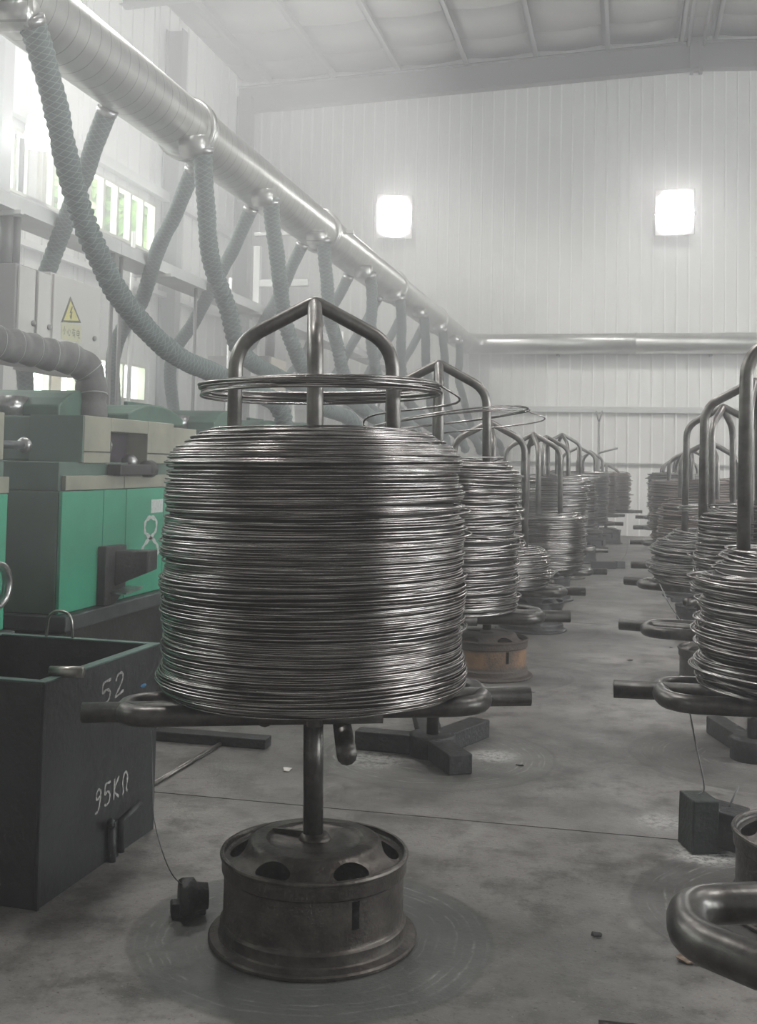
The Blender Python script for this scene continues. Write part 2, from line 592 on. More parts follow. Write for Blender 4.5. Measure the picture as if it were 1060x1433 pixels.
# rings worn by the drag weights that circle each stand
for key, r0, r1, col_, k_, sc in (('L1', 0.28, 0.56, (0.08, 0.086, 0.082), 0.7, (0.3, 0.3, 0.29)), ('L2', 0.25, 0.62, (0.13, 0.128, 0.12), 0.6, (0.42, 0.41, 0.39)),
                                  ('L3', 0.3, 0.6, (0.12, 0.115, 0.11), 0.5, (0.3, 0.29, 0.28)), ('R2', 0.2, 0.62, (0.085, 0.08, 0.078), 0.7, (0.4, 0.39, 0.38)),
                                  ('R1', 0.2, 0.6, (0.12, 0.115, 0.11), 0.4, (0.26, 0.25, 0.24)), ('R3', 0.2, 0.62, (0.1, 0.095, 0.09), 0.55, (0.3, 0.3, 0.29)),
                                  ('R4', 0.2, 0.6, (0.1, 0.095, 0.09), 0.5, (0.3, 0.3, 0.29)), ('L4', 0.3, 0.6, (0.12, 0.115, 0.11), 0.5, (0.3, 0.29, 0.28))):
    cx, cy = STAND[key]
    dx = math_node(nt, 'SUBTRACT', sep.outputs[0], cx)
    dy = math_node(nt, 'SUBTRACT', sep.outputs[1], cy)
    d = math_node(nt, 'SQRT', math_node(nt, 'ADD', math_node(nt, 'MULTIPLY', dx, dx), math_node(nt, 'MULTIPLY', dy, dy)))
    wob = math_node(nt, 'ADD', d, math_node(nt, 'MULTIPLY', noise(nt, pos, 3.0, 4), 0.07))
    dd = math_node(nt, 'SUBTRACT', wob, 0.035)
    mask = math_node(nt, 'MULTIPLY', mapr(nt, dd, r0, r0 + 0.05), mapr(nt, dd, r1 - 0.03, r1, 1.0, 0.0))
    c = mixc(nt, math_node(nt, 'MULTIPLY', mask, k_), c, col_)
    n1 = nt.nodes.new('ShaderNodeTexNoise')
    n1.noise_dimensions = '1D'
    nt.links.new(math_node(nt, 'MULTIPLY', dd, 55.0), n1.inputs['W'])
    n1.inputs['Detail'].default_value = 4.0
    n1.inputs['Scale'].default_value = 1.0
    edge_ = math_node(nt, 'MULTIPLY', mapr(nt, dd, r1 - 0.035, r1 - 0.012), mapr(nt, dd, r1 - 0.008, r1 + 0.006, 1.0, 0.0))
    c = mixc(nt, math_node(nt, 'MULTIPLY', edge_, 0.6 * k_), c, (0.05, 0.05, 0.048))
    sl = math_node(nt, 'MULTIPLY', mapr(nt, n1.outputs['Fac'], 0.5, 0.75), math_node(nt, 'MULTIPLY', mask, mapr(nt, noise(nt, pos, 9.0, 5, 0.75), 0.42, 0.68, 0.0, 0.75)))
    c = mixc(nt, sl, c, sc)
# pale scraped patches where a weight has ground into the concrete
for px, py, rad, kk in ((985, 1195, 0.17, 0.9), (690, 1058, 0.16, 0.75), (520, 1062, 0.22, 0.8), (930, 1150, 0.16, 0.4), (985, 835, 0.3, 0.4)):
    q = on_z(px, py)
    dx = math_node(nt, 'SUBTRACT', sep.outputs[0], q.x)
    dy = math_node(nt, 'SUBTRACT', sep.outputs[1], q.y)
    d = math_node(nt, 'SQRT', math_node(nt, 'ADD', math_node(nt, 'MULTIPLY', dx, dx), math_node(nt, 'MULTIPLY', dy, dy)))
    m1 = math_node(nt, 'MULTIPLY', mapr(nt, d, rad * 0.3, rad, 1.0, 0.0), mapr(nt, noise(nt, pos, 30.0, 6, 0.8), 0.4, 0.56))
    c = mixc(nt, math_node(nt, 'MULTIPLY', m1, kk), c, (0.62, 0.61, 0.59))
nt.links.new(c, P.inputs['Base Color'])
rr = mapr(nt, noise(nt, pos, 2.0, 5), 0.35, 0.7, 0.62, 0.4)
nt.links.new(rr, P.inputs['Roughness'])
bn = nt.nodes.new('ShaderNodeBump')
bn.inputs['Strength'].default_value = 0.25
bn.inputs['Distance'].default_value = 0.01
nt.links.new(noise(nt, pos, 60.0, 4, 0.7), bn.inputs['Height'])
nt.links.new(bn.outputs['Normal'], P.inputs['Normal'])
M['floor'] = fm
M['joint'] = mat('dirty_floor_joint', (0.03, 0.029, 0.028), 0.8)

fl = tag(MB().box((WALL_L, WALL_B, -0.3), (WALL_R, WALL_F, -0.012)).build('floor', M['joint']), kind='structure')
JY = on_z(585, 1142).y
ys = [WALL_B, JY - 6, JY, JY + 6, JY + 12, WALL_F]
xs = [WALL_L, -4.6, 1.9, WALL_R]
for i in range(len(ys) - 1):
    for j in range(len(xs) - 1):
        g = 0.0045
        MB().box((xs[j] + g, ys[i] + g, -0.1), (xs[j + 1] - g, ys[i + 1] - g, 0.0)).build('concrete_slab', M['floor'], fl)

# ------------------------------------------------------------------ far wall
RAIL_Z = at(760, 573, WALL_F).z
wf = tag(MB().box((WALL_L - 0.2, WALL_F + 0.06, -0.1), (WALL_R + 0.2, WALL_F + 0.2, 11.4)).build('wall_far', M['white_wall']), kind='structure')
PW = 0.25
pan_u = MB()
pan_u.box((0.0, 0, 0), (PW - 0.03, 0.06, 1))
pan_u.box((PW - 0.03, -0.035, 0), (PW, 0.06, 1))
M['rib'] = mat('highlit_sheet_rib', (0.92, 0.92, 0.91), 0.4)  # ribs paler than the sheet: their highlight is put into the colour
me_u = pan_u.mesh('panel', M['white_wall'])
me_l = pan_u.mesh('panel', M['wall_lower'])
for me_ in (me_u, me_l):
    me_.materials.append(M['rib'])
    for p_ in me_.polygons:
        if p_.center.x > PW - 0.031:
            p_.material_index = 1


def roof_z(x):
    zr = at(965, 102, WALL_F).z + 0.55
    zl = at(310, 165, WALL_F).z + 0.55
    xl = at(310, 165, WALL_F).x
    k = (zr - zl) / (RIDGE_X - xl)
    return zr - k * abs(x - RIDGE_X)


nx = int((WALL_R - WALL_L) / PW)
for i in range(nx):
    x = WALL_L + i * PW
    if x > 6.0:
        break
    o = link('panel', me_u, wf, loc=(x, WALL_F - 0.0, RAIL_Z))
    o.scale = (1, 1, roof_z(x) + 0.1 - RAIL_Z)
    o = link('panel', me_l, wf, loc=(x, WALL_F - 0.0, 0))
    o.scale = (1, 1, RAIL_Z)
tag(MB().box((6.0, WALL_F, 0), (WALL_R, WALL_F + 0.06, 11)).build('panel', M['white_wall'], wf))
tr1 = MB()
tr1.prism([(WALL_F - 0.11, RAIL_Z - 0.06), (WALL_F + 0.01, RAIL_Z - 0.06), (WALL_F + 0.01, RAIL_Z + 0.07), (WALL_F - 0.03, RAIL_Z + 0.07), (WALL_F - 0.11, RAIL_Z + 0.02)], 'x', WALL_L, WALL_R)
tag(tr1.build('trim_1', M['wall_trim']), kind='structure')
zt = at(880, 650, WALL_F).z
tag(MB().box((WALL_L, WALL_F - 0.05, zt - 0.03), (WALL_R, WALL_F + 0.01, zt + 0.03)).build('trim_2', M['wall_trim']), kind='structure')

# ------------------------------------------------------------------ left wall with its windows
def wrect(px0, py0, px1, py1):
    a, b = on_x(px0, py0, WALL_L), on_x(px1, py1, WALL_L)
    return a, b


wy = lambda px: on_x(px, 400, WALL_L).y
wz = lambda px, py: on_x(px, py, WALL_L).z
WIN = []      # (y0, y1, z0, z1, panes)
zt_, zb_ = wz(170, 262), wz(170, 338)
WIN.append((wy(28), wy(102), zb_, zt_, 4))
WIN.append((wy(118), wy(212), zb_, zt_, 5))
for q_ in (-0.9, 5.2, 11.0):
    WIN.append((q_, q_ + 4.6, zb_, zt_, 5))
zt2, zb2 = wz(70, 515), wz(70, 570)
WIN.append((wy(32), wy(108), zb2, zt2, 2))
zt3, zb3 = wz(170, 506), wz(170, 560)
WIN.append((wy(140), wy(205), zb3, zt3, 2))
wl = tag(MB().box((WALL_L - 0.2, WALL_B, -0.1), (WALL_L - 0.06, WALL_F, 0.9)).build('wall_left', M['white_wall']), kind='structure')
ZTOP = roof_z(WALL_L) + 0.36
edges = sorted(set([WALL_B, 4.0] + [w[0] for w in WIN] + [w[1] for w in WIN] + [WALL_F]))
strips = []
for a, b in zip(edges[:-1], edges[1:]):
    n = 1 if b <= 4.0 or a < 4.0 else max(1, round((b - a) / 0.5))
    for i in range(n):
        strips.append((a + (b - a) * i / n, a + (b - a) * (i + 1) / n))
for y0, y1 in strips:
    ym = (y0 + y1) / 2
    cuts = sorted((w[2], w[3]) for w in WIN if w[0] - 1e-6 <= ym <= w[1] + 1e-6)
    z = 0.0
    segs_ = []
    for a, b in cuts:
        segs_.append((z, a))
        z = b
    segs_.append((z, ZTOP))
    for a, b in segs_:
        m_ = MB().box((WALL_L - 0.12, y0, a), (WALL_L, y1 - 0.02, b))
        m_.box((WALL_L - 0.12, y1 - 0.02, a), (WALL_L + 0.025, y1, b))
        m_.build('panel', M['white_wall'], wl)
for k, (y0, y1, z0, z1, n) in enumerate(WIN):
    w = tag(empty('window_%d' % (k + 1), (WALL_L, y0, z0)), kind='structure')
    fr = MB()
    L_, Hh = y1 - y0, z1 - z0
    t = 0.05
    fr.box((-0.1, 0, 0), (0.05, L_, t)).box((-0.1, 0, Hh - t), (0.05, L_, Hh)).box((-0.1, 0, t), (0.05, t, Hh - t)).box((-0.1, L_ - t, t), (0.05, L_, Hh - t))
    fr.build('window_frame', M['frame_w'], w)
    for i in range(1, n):
        yy = L_ * i / n
        MB().box((-0.08, yy - 0.035, t), (0.04, yy + 0.035, Hh - t)).build('mullion', M['frame_w'], w)
    for i in range(n):
        MB().box((-0.055, L_ * i / n + (t if i == 0 else 0.035), t), (-0.045, L_ * (i + 1) / n - (t if i == n - 1 else 0.035), Hh - t)).build('pane', M['glass'], w)
# girts and column on the left wall
for k, (pa, pb) in enumerate((((134, 218), 0.18), ((60, 350), 0.1))):
    zz = on_x(pa[0], pa[1], WALL_L + 0.1).z
    tag(MB().box((WALL_L + 0.025, 4.0, zz - pb / 2), (WALL_L + 0.16, WALL_F - 0.1, zz + pb / 2)).build('trim_%d' % (k + 3), M['wall_trim']), kind='structure')
for k, yy in enumerate((on_x(244, 400, WALL_L + 0.3).y, on_x(244, 400, WALL_L + 0.3).y - 6.2, WALL_F - 0.35)):
    cb = MB()
    cb.box((WALL_L + 0.03, yy - 0.13, 0), (WALL_L + 0.05, yy + 0.13, ZTOP - 0.6)).box((WALL_L + 0.36, yy - 0.13, 0), (WALL_L + 0.38, yy + 0.13, ZTOP - 0.6)).box((WALL_L + 0.05, yy - 0.01, 0), (WALL_L + 0.36, yy + 0.01, ZTOP - 0.6))
    o = cb.build('trim_%d' % (k + 5), M['purlin'])
    tag(o, kind='structure')
# right wall (out of view) with a band of windows, back wall
wr = MB()
wr.box((WALL_R, WALL_B, 0), (WALL_R + 0.15, WALL_F, 2.3)).box((WALL_R, WALL_B, 4.5), (WALL_R + 0.15, WALL_F, 10.2)).box((WALL_R, WALL_B, 2.3), (WALL_R + 0.15, -1.0, 4.5)).box((WALL_R, 15.0, 2.3), (WALL_R + 0.15, WALL_F, 4.5))
tag(wr.build('wall_right', M['white_wall']), kind='structure')
tag(MB().box((WALL_L - 0.2, WALL_B - 0.15, 0), (WALL_R + 0.2, WALL_B, 11.2)).build('wall_back', M['white_wall']), kind='structure')

# ------------------------------------------------------------------ roof
rf = MB()
for xa, xb in ((WALL_L - 0.3, RIDGE_X), (RIDGE_X, WALL_R + 0.3)):
    za, zb = roof_z(xa) + 0.3, roof_z(xb) + 0.3
    rf.prism([(xa, za), (xb, zb), (xb, zb + 0.08), (xa, za + 0.08)], 'y', WALL_B - 0.2, WALL_F + 0.2)
ceil = tag(rf.build('ceiling', M['roof']), kind='structure')
pur_x = [at(px, 100, WALL_F).x for px in (130, 222, 313, 404, 495, 581, 668, 757, 850)]
step = (pur_x[-1] - pur_x[0]) / 8
pxs = [RIDGE_X - 0.35 - step * k for k in range(8)][::-1] + [RIDGE_X + 0.35 + step * k for k in range(7)]
pxs = [x for x in pxs if WALL_L < x < WALL_R]
for x in pxs:
    z = roof_z(x)
    pb = MB().box((x - 0.015, WALL_B, z + 0.02), (x + 0.015, WALL_F - 0.02, z + 0.27)).box((x - 0.015, WALL_B, z + 0.02), (x + 0.09, WALL_F - 0.02, z + 0.045)).box((x - 0.09, WALL_B, z + 0.25), (x + 0.015, WALL_F - 0.02, z + 0.28))
    pb.build('purlin', M['purlin'], ceil)
# lining boards between the purlins, sagging a little, in the bay that shows
bounds = [WALL_L] + pxs + [WALL_R]
for xa, xb in zip(bounds[:-1], bounds[1:]):
    for ya, yb in ((18.0, 19.9), (19.9, 21.7), (21.7, 23.3), (23.3, 24.45)):
        vs, fs = [], []
        n = 8
        for i in range(n + 1):
            s = i / n
            x = xa + (xb - xa) * s
            zz = roof_z(x) + 0.27 - 0.07 * math.sin(PI * s)
            vs += [(x, ya + 0.012, zz), (x, yb - 0.012, zz), (x, ya + 0.012, zz + 0.02), (x, yb - 0.012, zz + 0.02)]
        for i in range(n):
            a, b = 4 * i, 4 * (i + 1)
            fs += [(a, b, b + 1, a + 1), (a + 2, a + 3, b + 3, b + 2), (a, a + 2, b + 2, b), (a + 1, b + 1, b + 3, a + 3)]
        fs += [(0, 1, 3, 2), (4 * n, 4 * n + 2, 4 * n + 3, 4 * n + 1)]
        MB().add(vs, fs, True).build('lining_board', M['roof'], ceil)
# rafters: the one at the far wall and the next one nearer
for y in (WALL_F - 0.25, WALL_F - 6.4):
    for xa, xb in ((WALL_L, RIDGE_X), (RIDGE_X, WALL_R)):
        za, zb = roof_z(xa), roof_z(xb)
        r_ = MB()
        r_.prism([(xa, za - 0.55), (xb, zb - 0.55), (xb, zb + 0.02), (xa, za + 0.02)], 'y', y - 0.012, y + 0.012)
        r_.prism([(xa, za - 0.57), (xb, zb - 0.57), (xb, zb - 0.55), (xa, za - 0.55)], 'y', y - 0.13, y + 0.13)
        r_.prism([(xa, za + 0.0), (xb, zb + 0.0), (xb, zb + 0.02), (xa, za + 0.02)], 'y', y - 0.13, y + 0.13)
        r_.build('rafter', M['purlin'], ceil)
    zr = roof_z(RIDGE_X)
    MB().box((RIDGE_X - 0.13, y - 0.14, zr - 0.64), (RIDGE_X - 0.06, y + 0.14, zr + 0.1)).box((RIDGE_X + 0.06, y - 0.14, zr - 0.64), (RIDGE_X + 0.13, y + 0.14, zr + 0.1)).box((RIDGE_X - 0.06, y - 0.1, zr - 0.6), (RIDGE_X + 0.06, y + 0.1, zr + 0.1)).build('ridge_plate', M['purlin'], ceil)
for dx in (-0.16, 0.16):
    zr = roof_z(RIDGE_X)
    MB().tube([(RIDGE_X + dx, WALL_B, zr - 0.02), (RIDGE_X + dx, WALL_F - 0.05, zr - 0.02)], 0.045, 8).build('ridge_tube', M['purlin'], ceil)

# ------------------------------------------------------------------ lamps
def flood_lamp(px, py, Y, label, w=0.74, h=0.92, on_wall=True):
    p = at(px, py, Y) if on_wall else on_x(px, py, Y)
    root = tag(empty('flood_lamp', p), label, 'lamp', 'flood lamps high in the hall')
    to = Vector((0, 4, 1.0)) - p
    root.rotation_euler = (0, 0, math.atan2(to.y, to.x) + PI / 2)
    body = MB().prism([(-0.02, -h / 2 - 0.04), (0.12, -h / 2 + 0.1), (0.16, 0), (0.12, h / 2 - 0.1), (-0.02, h / 2 + 0.04)], 'x', -w / 2 - 0.04, w / 2 + 0.04)
    b = body.build('housing', M['lamp_body'], root, 0.015)
    for i in range(7):
        x = -w / 2 + w * (i + 0.5) / 7
        MB().box((x - 0.01, 0.1, -h / 2 + 0.12), (x + 0.01, 0.22, h / 2 - 0.12)).build('cooling_fin', M['lamp_body'], b)
    k_ = 24
    rim = [(w / 2 * abs(math.cos(a)) ** 0.6 * math.copysign(1, math.cos(a)), h / 2 * abs(math.sin(a)) ** 0.6 * math.copysign(1, math.sin(a))) for a in (2 * PI * (i + 0.5) / k_ for i in range(k_))]
    MB().prism(rim, 'y', -0.035, -0.012).build('lens', M['lamp'], root)
    MB().tube(fillet([(-w / 2 - 0.05, 0.05, 0), (-w / 2 - 0.05, 0.3, 0.0), (w / 2 + 0.05, 0.3, 0.0), (w / 2 + 0.05, 0.05, 0)], 0.05), 0.018, 8).build('bracket', M['lamp_body'], root)
    aw = Vector((0, WALL_F - p.y - 0.01, 0)) if on_wall else Vector((WALL_L - p.x + 0.01, 0, 0))
    aw.rotate(Matrix.Rotation(-root.rotation_euler.z, 3, 'Z'))
    MB().tube([(0, 0.15, 0), tuple(aw)], 0.025, 8).build('wall_arm', M['lamp_body'], root)
    return root


flood_lamp(552, 303, WALL_F - 0.45, 'glaring white flood lamp on the far wall above the long exhaust duct')
flood_lamp(945, 297, WALL_F - 0.45, 'glaring white flood lamp on the far wall at right, below the roof ridge')
flood_lamp(57, 188, WALL_L + 0.45, 'glaring white flood lamp in front of the upper left window', 0.34, 0.46, False)

# ------------------------------------------------------------------ stands
WHEEL_R = 0.28
WHEEL_H = 0.262


def wheel_mesh(material):
    """truck wheel lying flat: flange, stepped drum, rolled rim, dished disc with hand holes"""
    segs = 144
    m = MB()
    # drum: rings as (r, z); outer face from the floor up, rolled rim, inner face down to the disc
    prof = [(0.300, 0.0), (0.313, 0.001), (0.319, 0.006), (0.319, 0.013), (0.314, 0.018), (0.302, 0.021), (0.290, 0.024), (0.286, 0.028), (0.2845, 0.036), (0.2845, 0.05), (0.2845, 0.058), (0.2815, 0.063),
            (0.277, 0.066), (0.2755, 0.07), (0.275, 0.078), (0.275, 0.118), (0.275, 0.143), (0.275, 0.170), (0.275, 0.197), (0.2755, 0.202), (0.279, 0.205), (0.2825, 0.208), (0.283, 0.214), (0.283, 0.238), (0.284, 0.246), (0.288, 0.249), (0.2895, 0.255), (0.287, 0.261), (0.2815, 0.264), (0.2765, 0.262), (0.274, 0.256), (0.273, 0.248), (0.269, 0.243)]
    disc = [(0.269, 0.243), (0.264, 0.2435), (0.258, 0.245), (0.252, 0.2475), (0.246, 0.2505), (0.24, 0.254), (0.234, 0.2575), (0.228, 0.2615), (0.222, 0.266), (0.216, 0.271), (0.21, 0.277), (0.204, 0.284), (0.199, 0.290), (0.192, 0.294), (0.184, 0.296), (0.15, 0.297), (0.14, 0.292), (0.135, 0.290), (0.1, 0.290), (0.03, 0.292)]
    rings = prof[:-1] + disc
    n = len(rings)
    V = np.zeros((segs, n, 3))
    for k in range(segs):
        a = 2 * PI * k / segs
        for i, (r, z) in enumerate(rings):
            V[k, i] = (r * math.cos(a), r * math.sin(a), z)
    nh, rc, hr, ha = 6, 0.232, 0.027, 0.058
    i0 = len(prof) - 1
    faces = []
    dead = set()

    def hole_val(k, i):
        a = 2 * PI * k / segs
        c = round((a - 0.995) / (2 * PI / nh)) * (2 * PI / nh) + 0.995
        r = rings[i][0]
        return math.hypot((r - rc) / hr, (a - c) * rc / ha), c

    for k in range(segs):
        for i in range(n - 1):
            kk = (k + 1) % segs
            if i >= i0 and all(hole_val(q, j)[0] < 1.18 for q in (k, k + 1) for j in (i, i + 1)):
                dead.add((k, i))
                continue
            # valve slot in the drum wall
            if 15 <= i <= 17 and (k in (117, 118)):
                dead.add((k, i))
                continue
            faces.append((k, i))
    # snap the rim of each hole onto its ellipse
    use = {}
    for k in range(segs):
        for i in range(i0, n - 1):
            for q, j in ((k, i), (k + 1, i), (k + 1, i + 1), (k, i + 1)):
                use.setdefault((q % segs, j), []).append((k, i) in dead)
    for (k, i), fl_ in use.items():
        if any(fl_) and not all(fl_):
            hv, c_ = hole_val(k, i)
            a = 2 * PI * k / segs
            if a - c_ > PI:
                a -= 2 * PI
            r = rings[i][0]
            s = 1.0 / max(hv, 1e-6)
            nr, na = rc + (r - rc) * s, c_ + (a - c_) * s
            z = np.interp(nr, [q[0] for q in disc[::-1]], [q[1] for q in disc[::-1]])
            V[k, i] = (nr * math.cos(na), nr * math.sin(na), z)
    vv = V.reshape(-1, 3)
    ff = [(k * n + i, ((k + 1) % segs) * n + i, ((k + 1) % segs) * n + i + 1, k * n + i + 1) for k, i in faces]
    m.add(vv, ff, True)
    me = m.mesh('base_wheel', material)
    me.set_sharp_from_angle(angle=math.radians(28))
    return me


WHEEL = {k: None for k in ('wheel', 'wheel_rust', 'wheel_dark')}
WHEEL['wheel'] = wheel_mesh(M['wheel'])
for k in ('wheel_rust', 'wheel_dark'):
    WHEEL[k] = WHEEL['wheel'].copy()
    WHEEL[k].materials.clear()
    WHEEL[k].materials.append(M[k])


def tray_tubes(r=0.0305, segs=12):
    u = [(0.2, -0.2, 0), (-0.56, -0.2, 0), (-0.56, 0.0, 0), (0.68, 0.0, 0)]
    a = MB().tube(fillet(u, 0.095, 9), r, segs)
    u2 = [(-0.2, 0.2, 0), (0.525, 0.2, 0), (0.525, -0.135, 0), (-0.68, -0.135, 0)]
    b = MB().tube(fillet(u2, 0.13, 9), r, segs)
    return a, b


def arch_mb(top, r=0.0228, segs=12, splay=0.012, half=0.25, z0=0.0):
    p = [(-half - splay, 0, z0), (-half + 0.004, 0, top - 0.155), (0, 0, top - r), (half - 0.004, 0, top - 0.155), (half + splay, 0, z0)]
    return MB().tube(fillet(p, [0.14, 0.035, 0.14], 8), r, segs)


TRAY_A, TRAY_B = (m.mesh('tray_tube', M['tube']) for m in tray_tubes())
TRAY_Al, TRAY_Bl = (m.mesh('tray_tube', M['tube']) for m in tray_tubes(segs=8))


def stand(key, label, tray_z, top, rz, base='wheel', far=False, tilt=0.0, bare=False):
    x, y = STAND[key]
    root = tag(empty('wire_stand', (x, y, 0), rz), label, 'wire stand', 'payoff stands in two rows')
    if tilt:
        root.rotation_euler = (0, tilt, rz)
    if isinstance(base, list):
        for px, py, wd in base:
            q = on_z(px, py)
            L_, a = math.hypot(q.x - x, q.y - y), math.atan2(q.y - y, q.x - x) - rz
            o = MB().box((0.06, -wd, 0.002), (L_, wd, 0.095)).build('base_bar', M['block'], root, 0.006)
            o.rotation_euler = (0, 0, a)
        MB().lathe([(0.0, 0.105), (0.11, 0.105), (0.115, 0.1), (0.115, 0.0), (0.0, 0.0)], 32).build('base_plate', M['block'], root)
        zb = 0.1
    else:
        o = link('base_wheel', WHEEL[base], root)
        o.rotation_euler = (0, -tilt, 0.0)
        MB().lathe([(0.0, 0.312), (0.036, 0.31), (0.046, 0.3), (0.052, 0.288), (0.0, 0.28)], 20).build('weld_collar', WHEEL[base].materials[0], o)
        if not far:
            for k in range(1):
                cl = MB().prism([(-0.02, 0), (0.15, 0.0), (0.15, 0.012), (0.0, 0.025)], 'y', -0.006, 0.006).build('gusset', M['wheel'], o)
                cl.location = (0.0, 0, 0.288)
                cl.rotation_euler = (0, 0, (2.6, 0.35)[k])
        zb = 0.285
    MB().tube([(0, 0, zb), (0, 0, tray_z + 0.01)], 0.031, 14 if not far else 8).build('pole', M['tube'], root)
    if not bare:
        link('tray_tube', TRAY_Al if far else TRAY_A, root, loc=(0, 0, tray_z))
        link('tray_tube', TRAY_Bl if far else TRAY_B, root, loc=(0, 0, tray_z))
    zc = tray_z - 0.055
    for xx, y0, y1 in ((0.085, -0.3 if bare else -0.45, 0.5), (-0.15, 0.0, 0.46)):
        MB().tube([(xx, y0, zc), (xx, y1, zc)], 0.028, 12 if not far else 8).build('cross_tube', M['tube'], root)
    am = arch_mb(top, segs=12 if not far else 8, z0=tray_z)
    m1 = am.mesh('arch_tube', M['tube_light'])
    link('arch_tube', m1, root)
    o = link('arch_tube', arch_mb(top - 0.006, segs=12 if not far else 8, z0=tray_z - 0.02).mesh('arch_tube', M['tube_light']), root)
    o.rotation_euler = (0, 0, PI / 2)
    return root


def vnoise(t, seed, per=1.0):
    """smooth 1-D value noise"""
    r = np.random.default_rng(seed)
    tab = r.uniform(-1, 1, 4096)
    x = np.asarray(t) / per
    i = np.floor(x).astype(int)
    f = x - i
    f = f * f * (3 - 2 * f)
    return tab[i % 4096] * (1 - f) + tab[(i + 1) % 4096] * f


def coil_mesh(seed, r, h, pitch, wr, per_turn, segs, material, dome=0.1, bulge=0.012, jit=0.006, zjit=0.004, layers=2, taper=0.0, strays=4, dome_r=0.0):
    """one continuous wire wound up, down (and up again) as a coil; its foot is at z=0"""
    pts = []
    for L_ in range(layers):
        n = int(h / pitch)
        t = np.linspace(0, n, n * per_turn)
        if L_ % 2:
            z = h - t / n * h
        else:
            z = t / n * h
        th = t * 2 * PI * (1 if L_ % 2 == 0 else 1) + L_ * 0.7
        g = t + 1000 * L_ + 17
        rr = r - L_ * wr * 2.1
        rr = rr + bulge * vnoise(z, seed + 1, 0.055) + bulge * 0.6 * vnoise(z, seed + 2, 0.16)
        rr = rr + jit * vnoise(g, seed + 3, 0.33) + jit * vnoise(g, seed + 4, 1.1) + 0.22 * jit * vnoise(g, seed + 13, 0.08)
        rr = rr - taper * (z / h)
        d = np.clip((z - (h - dome)) / max(dome, 1e-6), 0, 1)
        rr = rr - (d ** 2.0) * (dome_r if dome_r else dome)
        fd = np.clip(1 - z / 0.05, 0, 1)
        rr = rr - 0.02 * fd ** 2
        # a turn here and there springs out of the winding
        if L_ == 0:
            for s in range(strays):
                c0 = np.random.default_rng(seed * 31 + s).uniform(0.05, 0.95) * n
                rr = rr + 0.035 * np.exp(-((t - c0) / 0.16) ** 2)
        ph1, ph2 = vnoise(t, seed + 5, 4.0) * PI, vnoise(t, seed + 6, 2.5)
        zz = z + zjit * vnoise(g, seed + 7, 0.4) + 0.3 * zjit * vnoise(g, seed + 17, 0.09) + zjit * 2.0 * ph2 * np.sin(th + ph1)
        zz = np.clip(zz, wr, None)
        cx = 0.006 * vnoise(t, seed + 8, 3.0)
        cy = 0.006 * vnoise(t, seed + 9, 3.0)
        pts.append(np.stack([rr * np.cos(th) + cx, rr * np.sin(th) + cy, zz], 1))
    Pp = np.concatenate(pts)
    n = len(Pp)
    T = np.gradient(Pp, axis=0)
    T /= np.linalg.norm(T, axis=1)[:, None] + 1e-9
    rad = Pp * np.array([1, 1, 0])
    rad /= np.linalg.norm(rad, axis=1)[:, None] + 1e-9
    N = rad - T * np.sum(rad * T, 1)[:, None]
    N /= np.linalg.norm(N, axis=1)[:, None] + 1e-9
    B = np.cross(T, N)
    ang = np.arange(segs) * 2 * PI / segs
    V = (Pp[:, None, :] + wr * (np.cos(ang)[None, :, None] * N[:, None, :] + np.sin(ang)[None, :, None] * B[:, None, :])).reshape(-1, 3)
    i = np.arange(n - 1)[:, None] * segs
    k = np.arange(segs)[None, :]
    k2 = (k + 1) % segs
    Fq = np.stack([i + k, i + k2, i + segs + k2, i + segs + k], -1).reshape(-1, 4)[:, ::-1]
    me = bpy.data.meshes.new('winding')
    me.vertices.add(len(V))
    me.vertices.foreach_set('co', V.astype(np.float32).ravel())
    me.loops.add(Fq.size)
    me.loops.foreach_set('vertex_index', Fq.astype(np.int32).ravel())
    me.polygons.add(len(Fq))
    me.polygons.foreach_set('loop_start', (np.arange(len(Fq)) * 4).astype(np.int32))
    me.polygons.foreach_set('loop_total', np.full(len(Fq), 4, np.int32))
    me.polygons.foreach_set('use_smooth', np.ones(len(Fq), bool))
    me.materials.append(material)
    me.update(calc_edges=True)
    return me


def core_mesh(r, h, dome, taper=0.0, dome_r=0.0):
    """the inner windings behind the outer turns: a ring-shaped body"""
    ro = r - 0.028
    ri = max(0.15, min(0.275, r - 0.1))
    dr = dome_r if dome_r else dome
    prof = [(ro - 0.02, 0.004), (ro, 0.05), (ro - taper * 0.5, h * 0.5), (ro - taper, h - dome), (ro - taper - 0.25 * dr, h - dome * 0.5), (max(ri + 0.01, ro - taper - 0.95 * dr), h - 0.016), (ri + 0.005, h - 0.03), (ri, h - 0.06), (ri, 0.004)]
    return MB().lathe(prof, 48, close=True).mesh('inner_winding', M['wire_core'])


def loose_turns(me_name, r, z, seed, n=5, wr=0.0034, thick=0.02, off=(0, 0), material=None, z_slope=0.0, down_to=None, zamp=0.01):
    t = np.linspace(0, n, n * 56)
    th = t * 2 * PI
    rr = r + 0.007 * vnoise(t, seed, 0.5) + 0.007 * vnoise(t, seed + 1, 1.3)
    zz = z + thick * vnoise(t, seed + 2, 0.9) + z_slope * np.cos(th) + zamp * vnoise(t, seed + 3, 0.3)
    Pp = np.stack([rr * np.cos(th) + off[0], rr * np.sin(th) + off[1], zz], 1)
    if down_to is not None:
        e = Pp[-1]
        q = [e, e + np.array([0.03, 0.12, -0.05]), np.array([down_to[0], down_to[1], (e[2] + down_to[2]) / 2]), np.array(down_to)]
        Pp = np.concatenate([Pp, spline(q, 8)[1:]])
    return MB().tube(Pp, wr, 5).mesh(me_name, material or M['wire'])


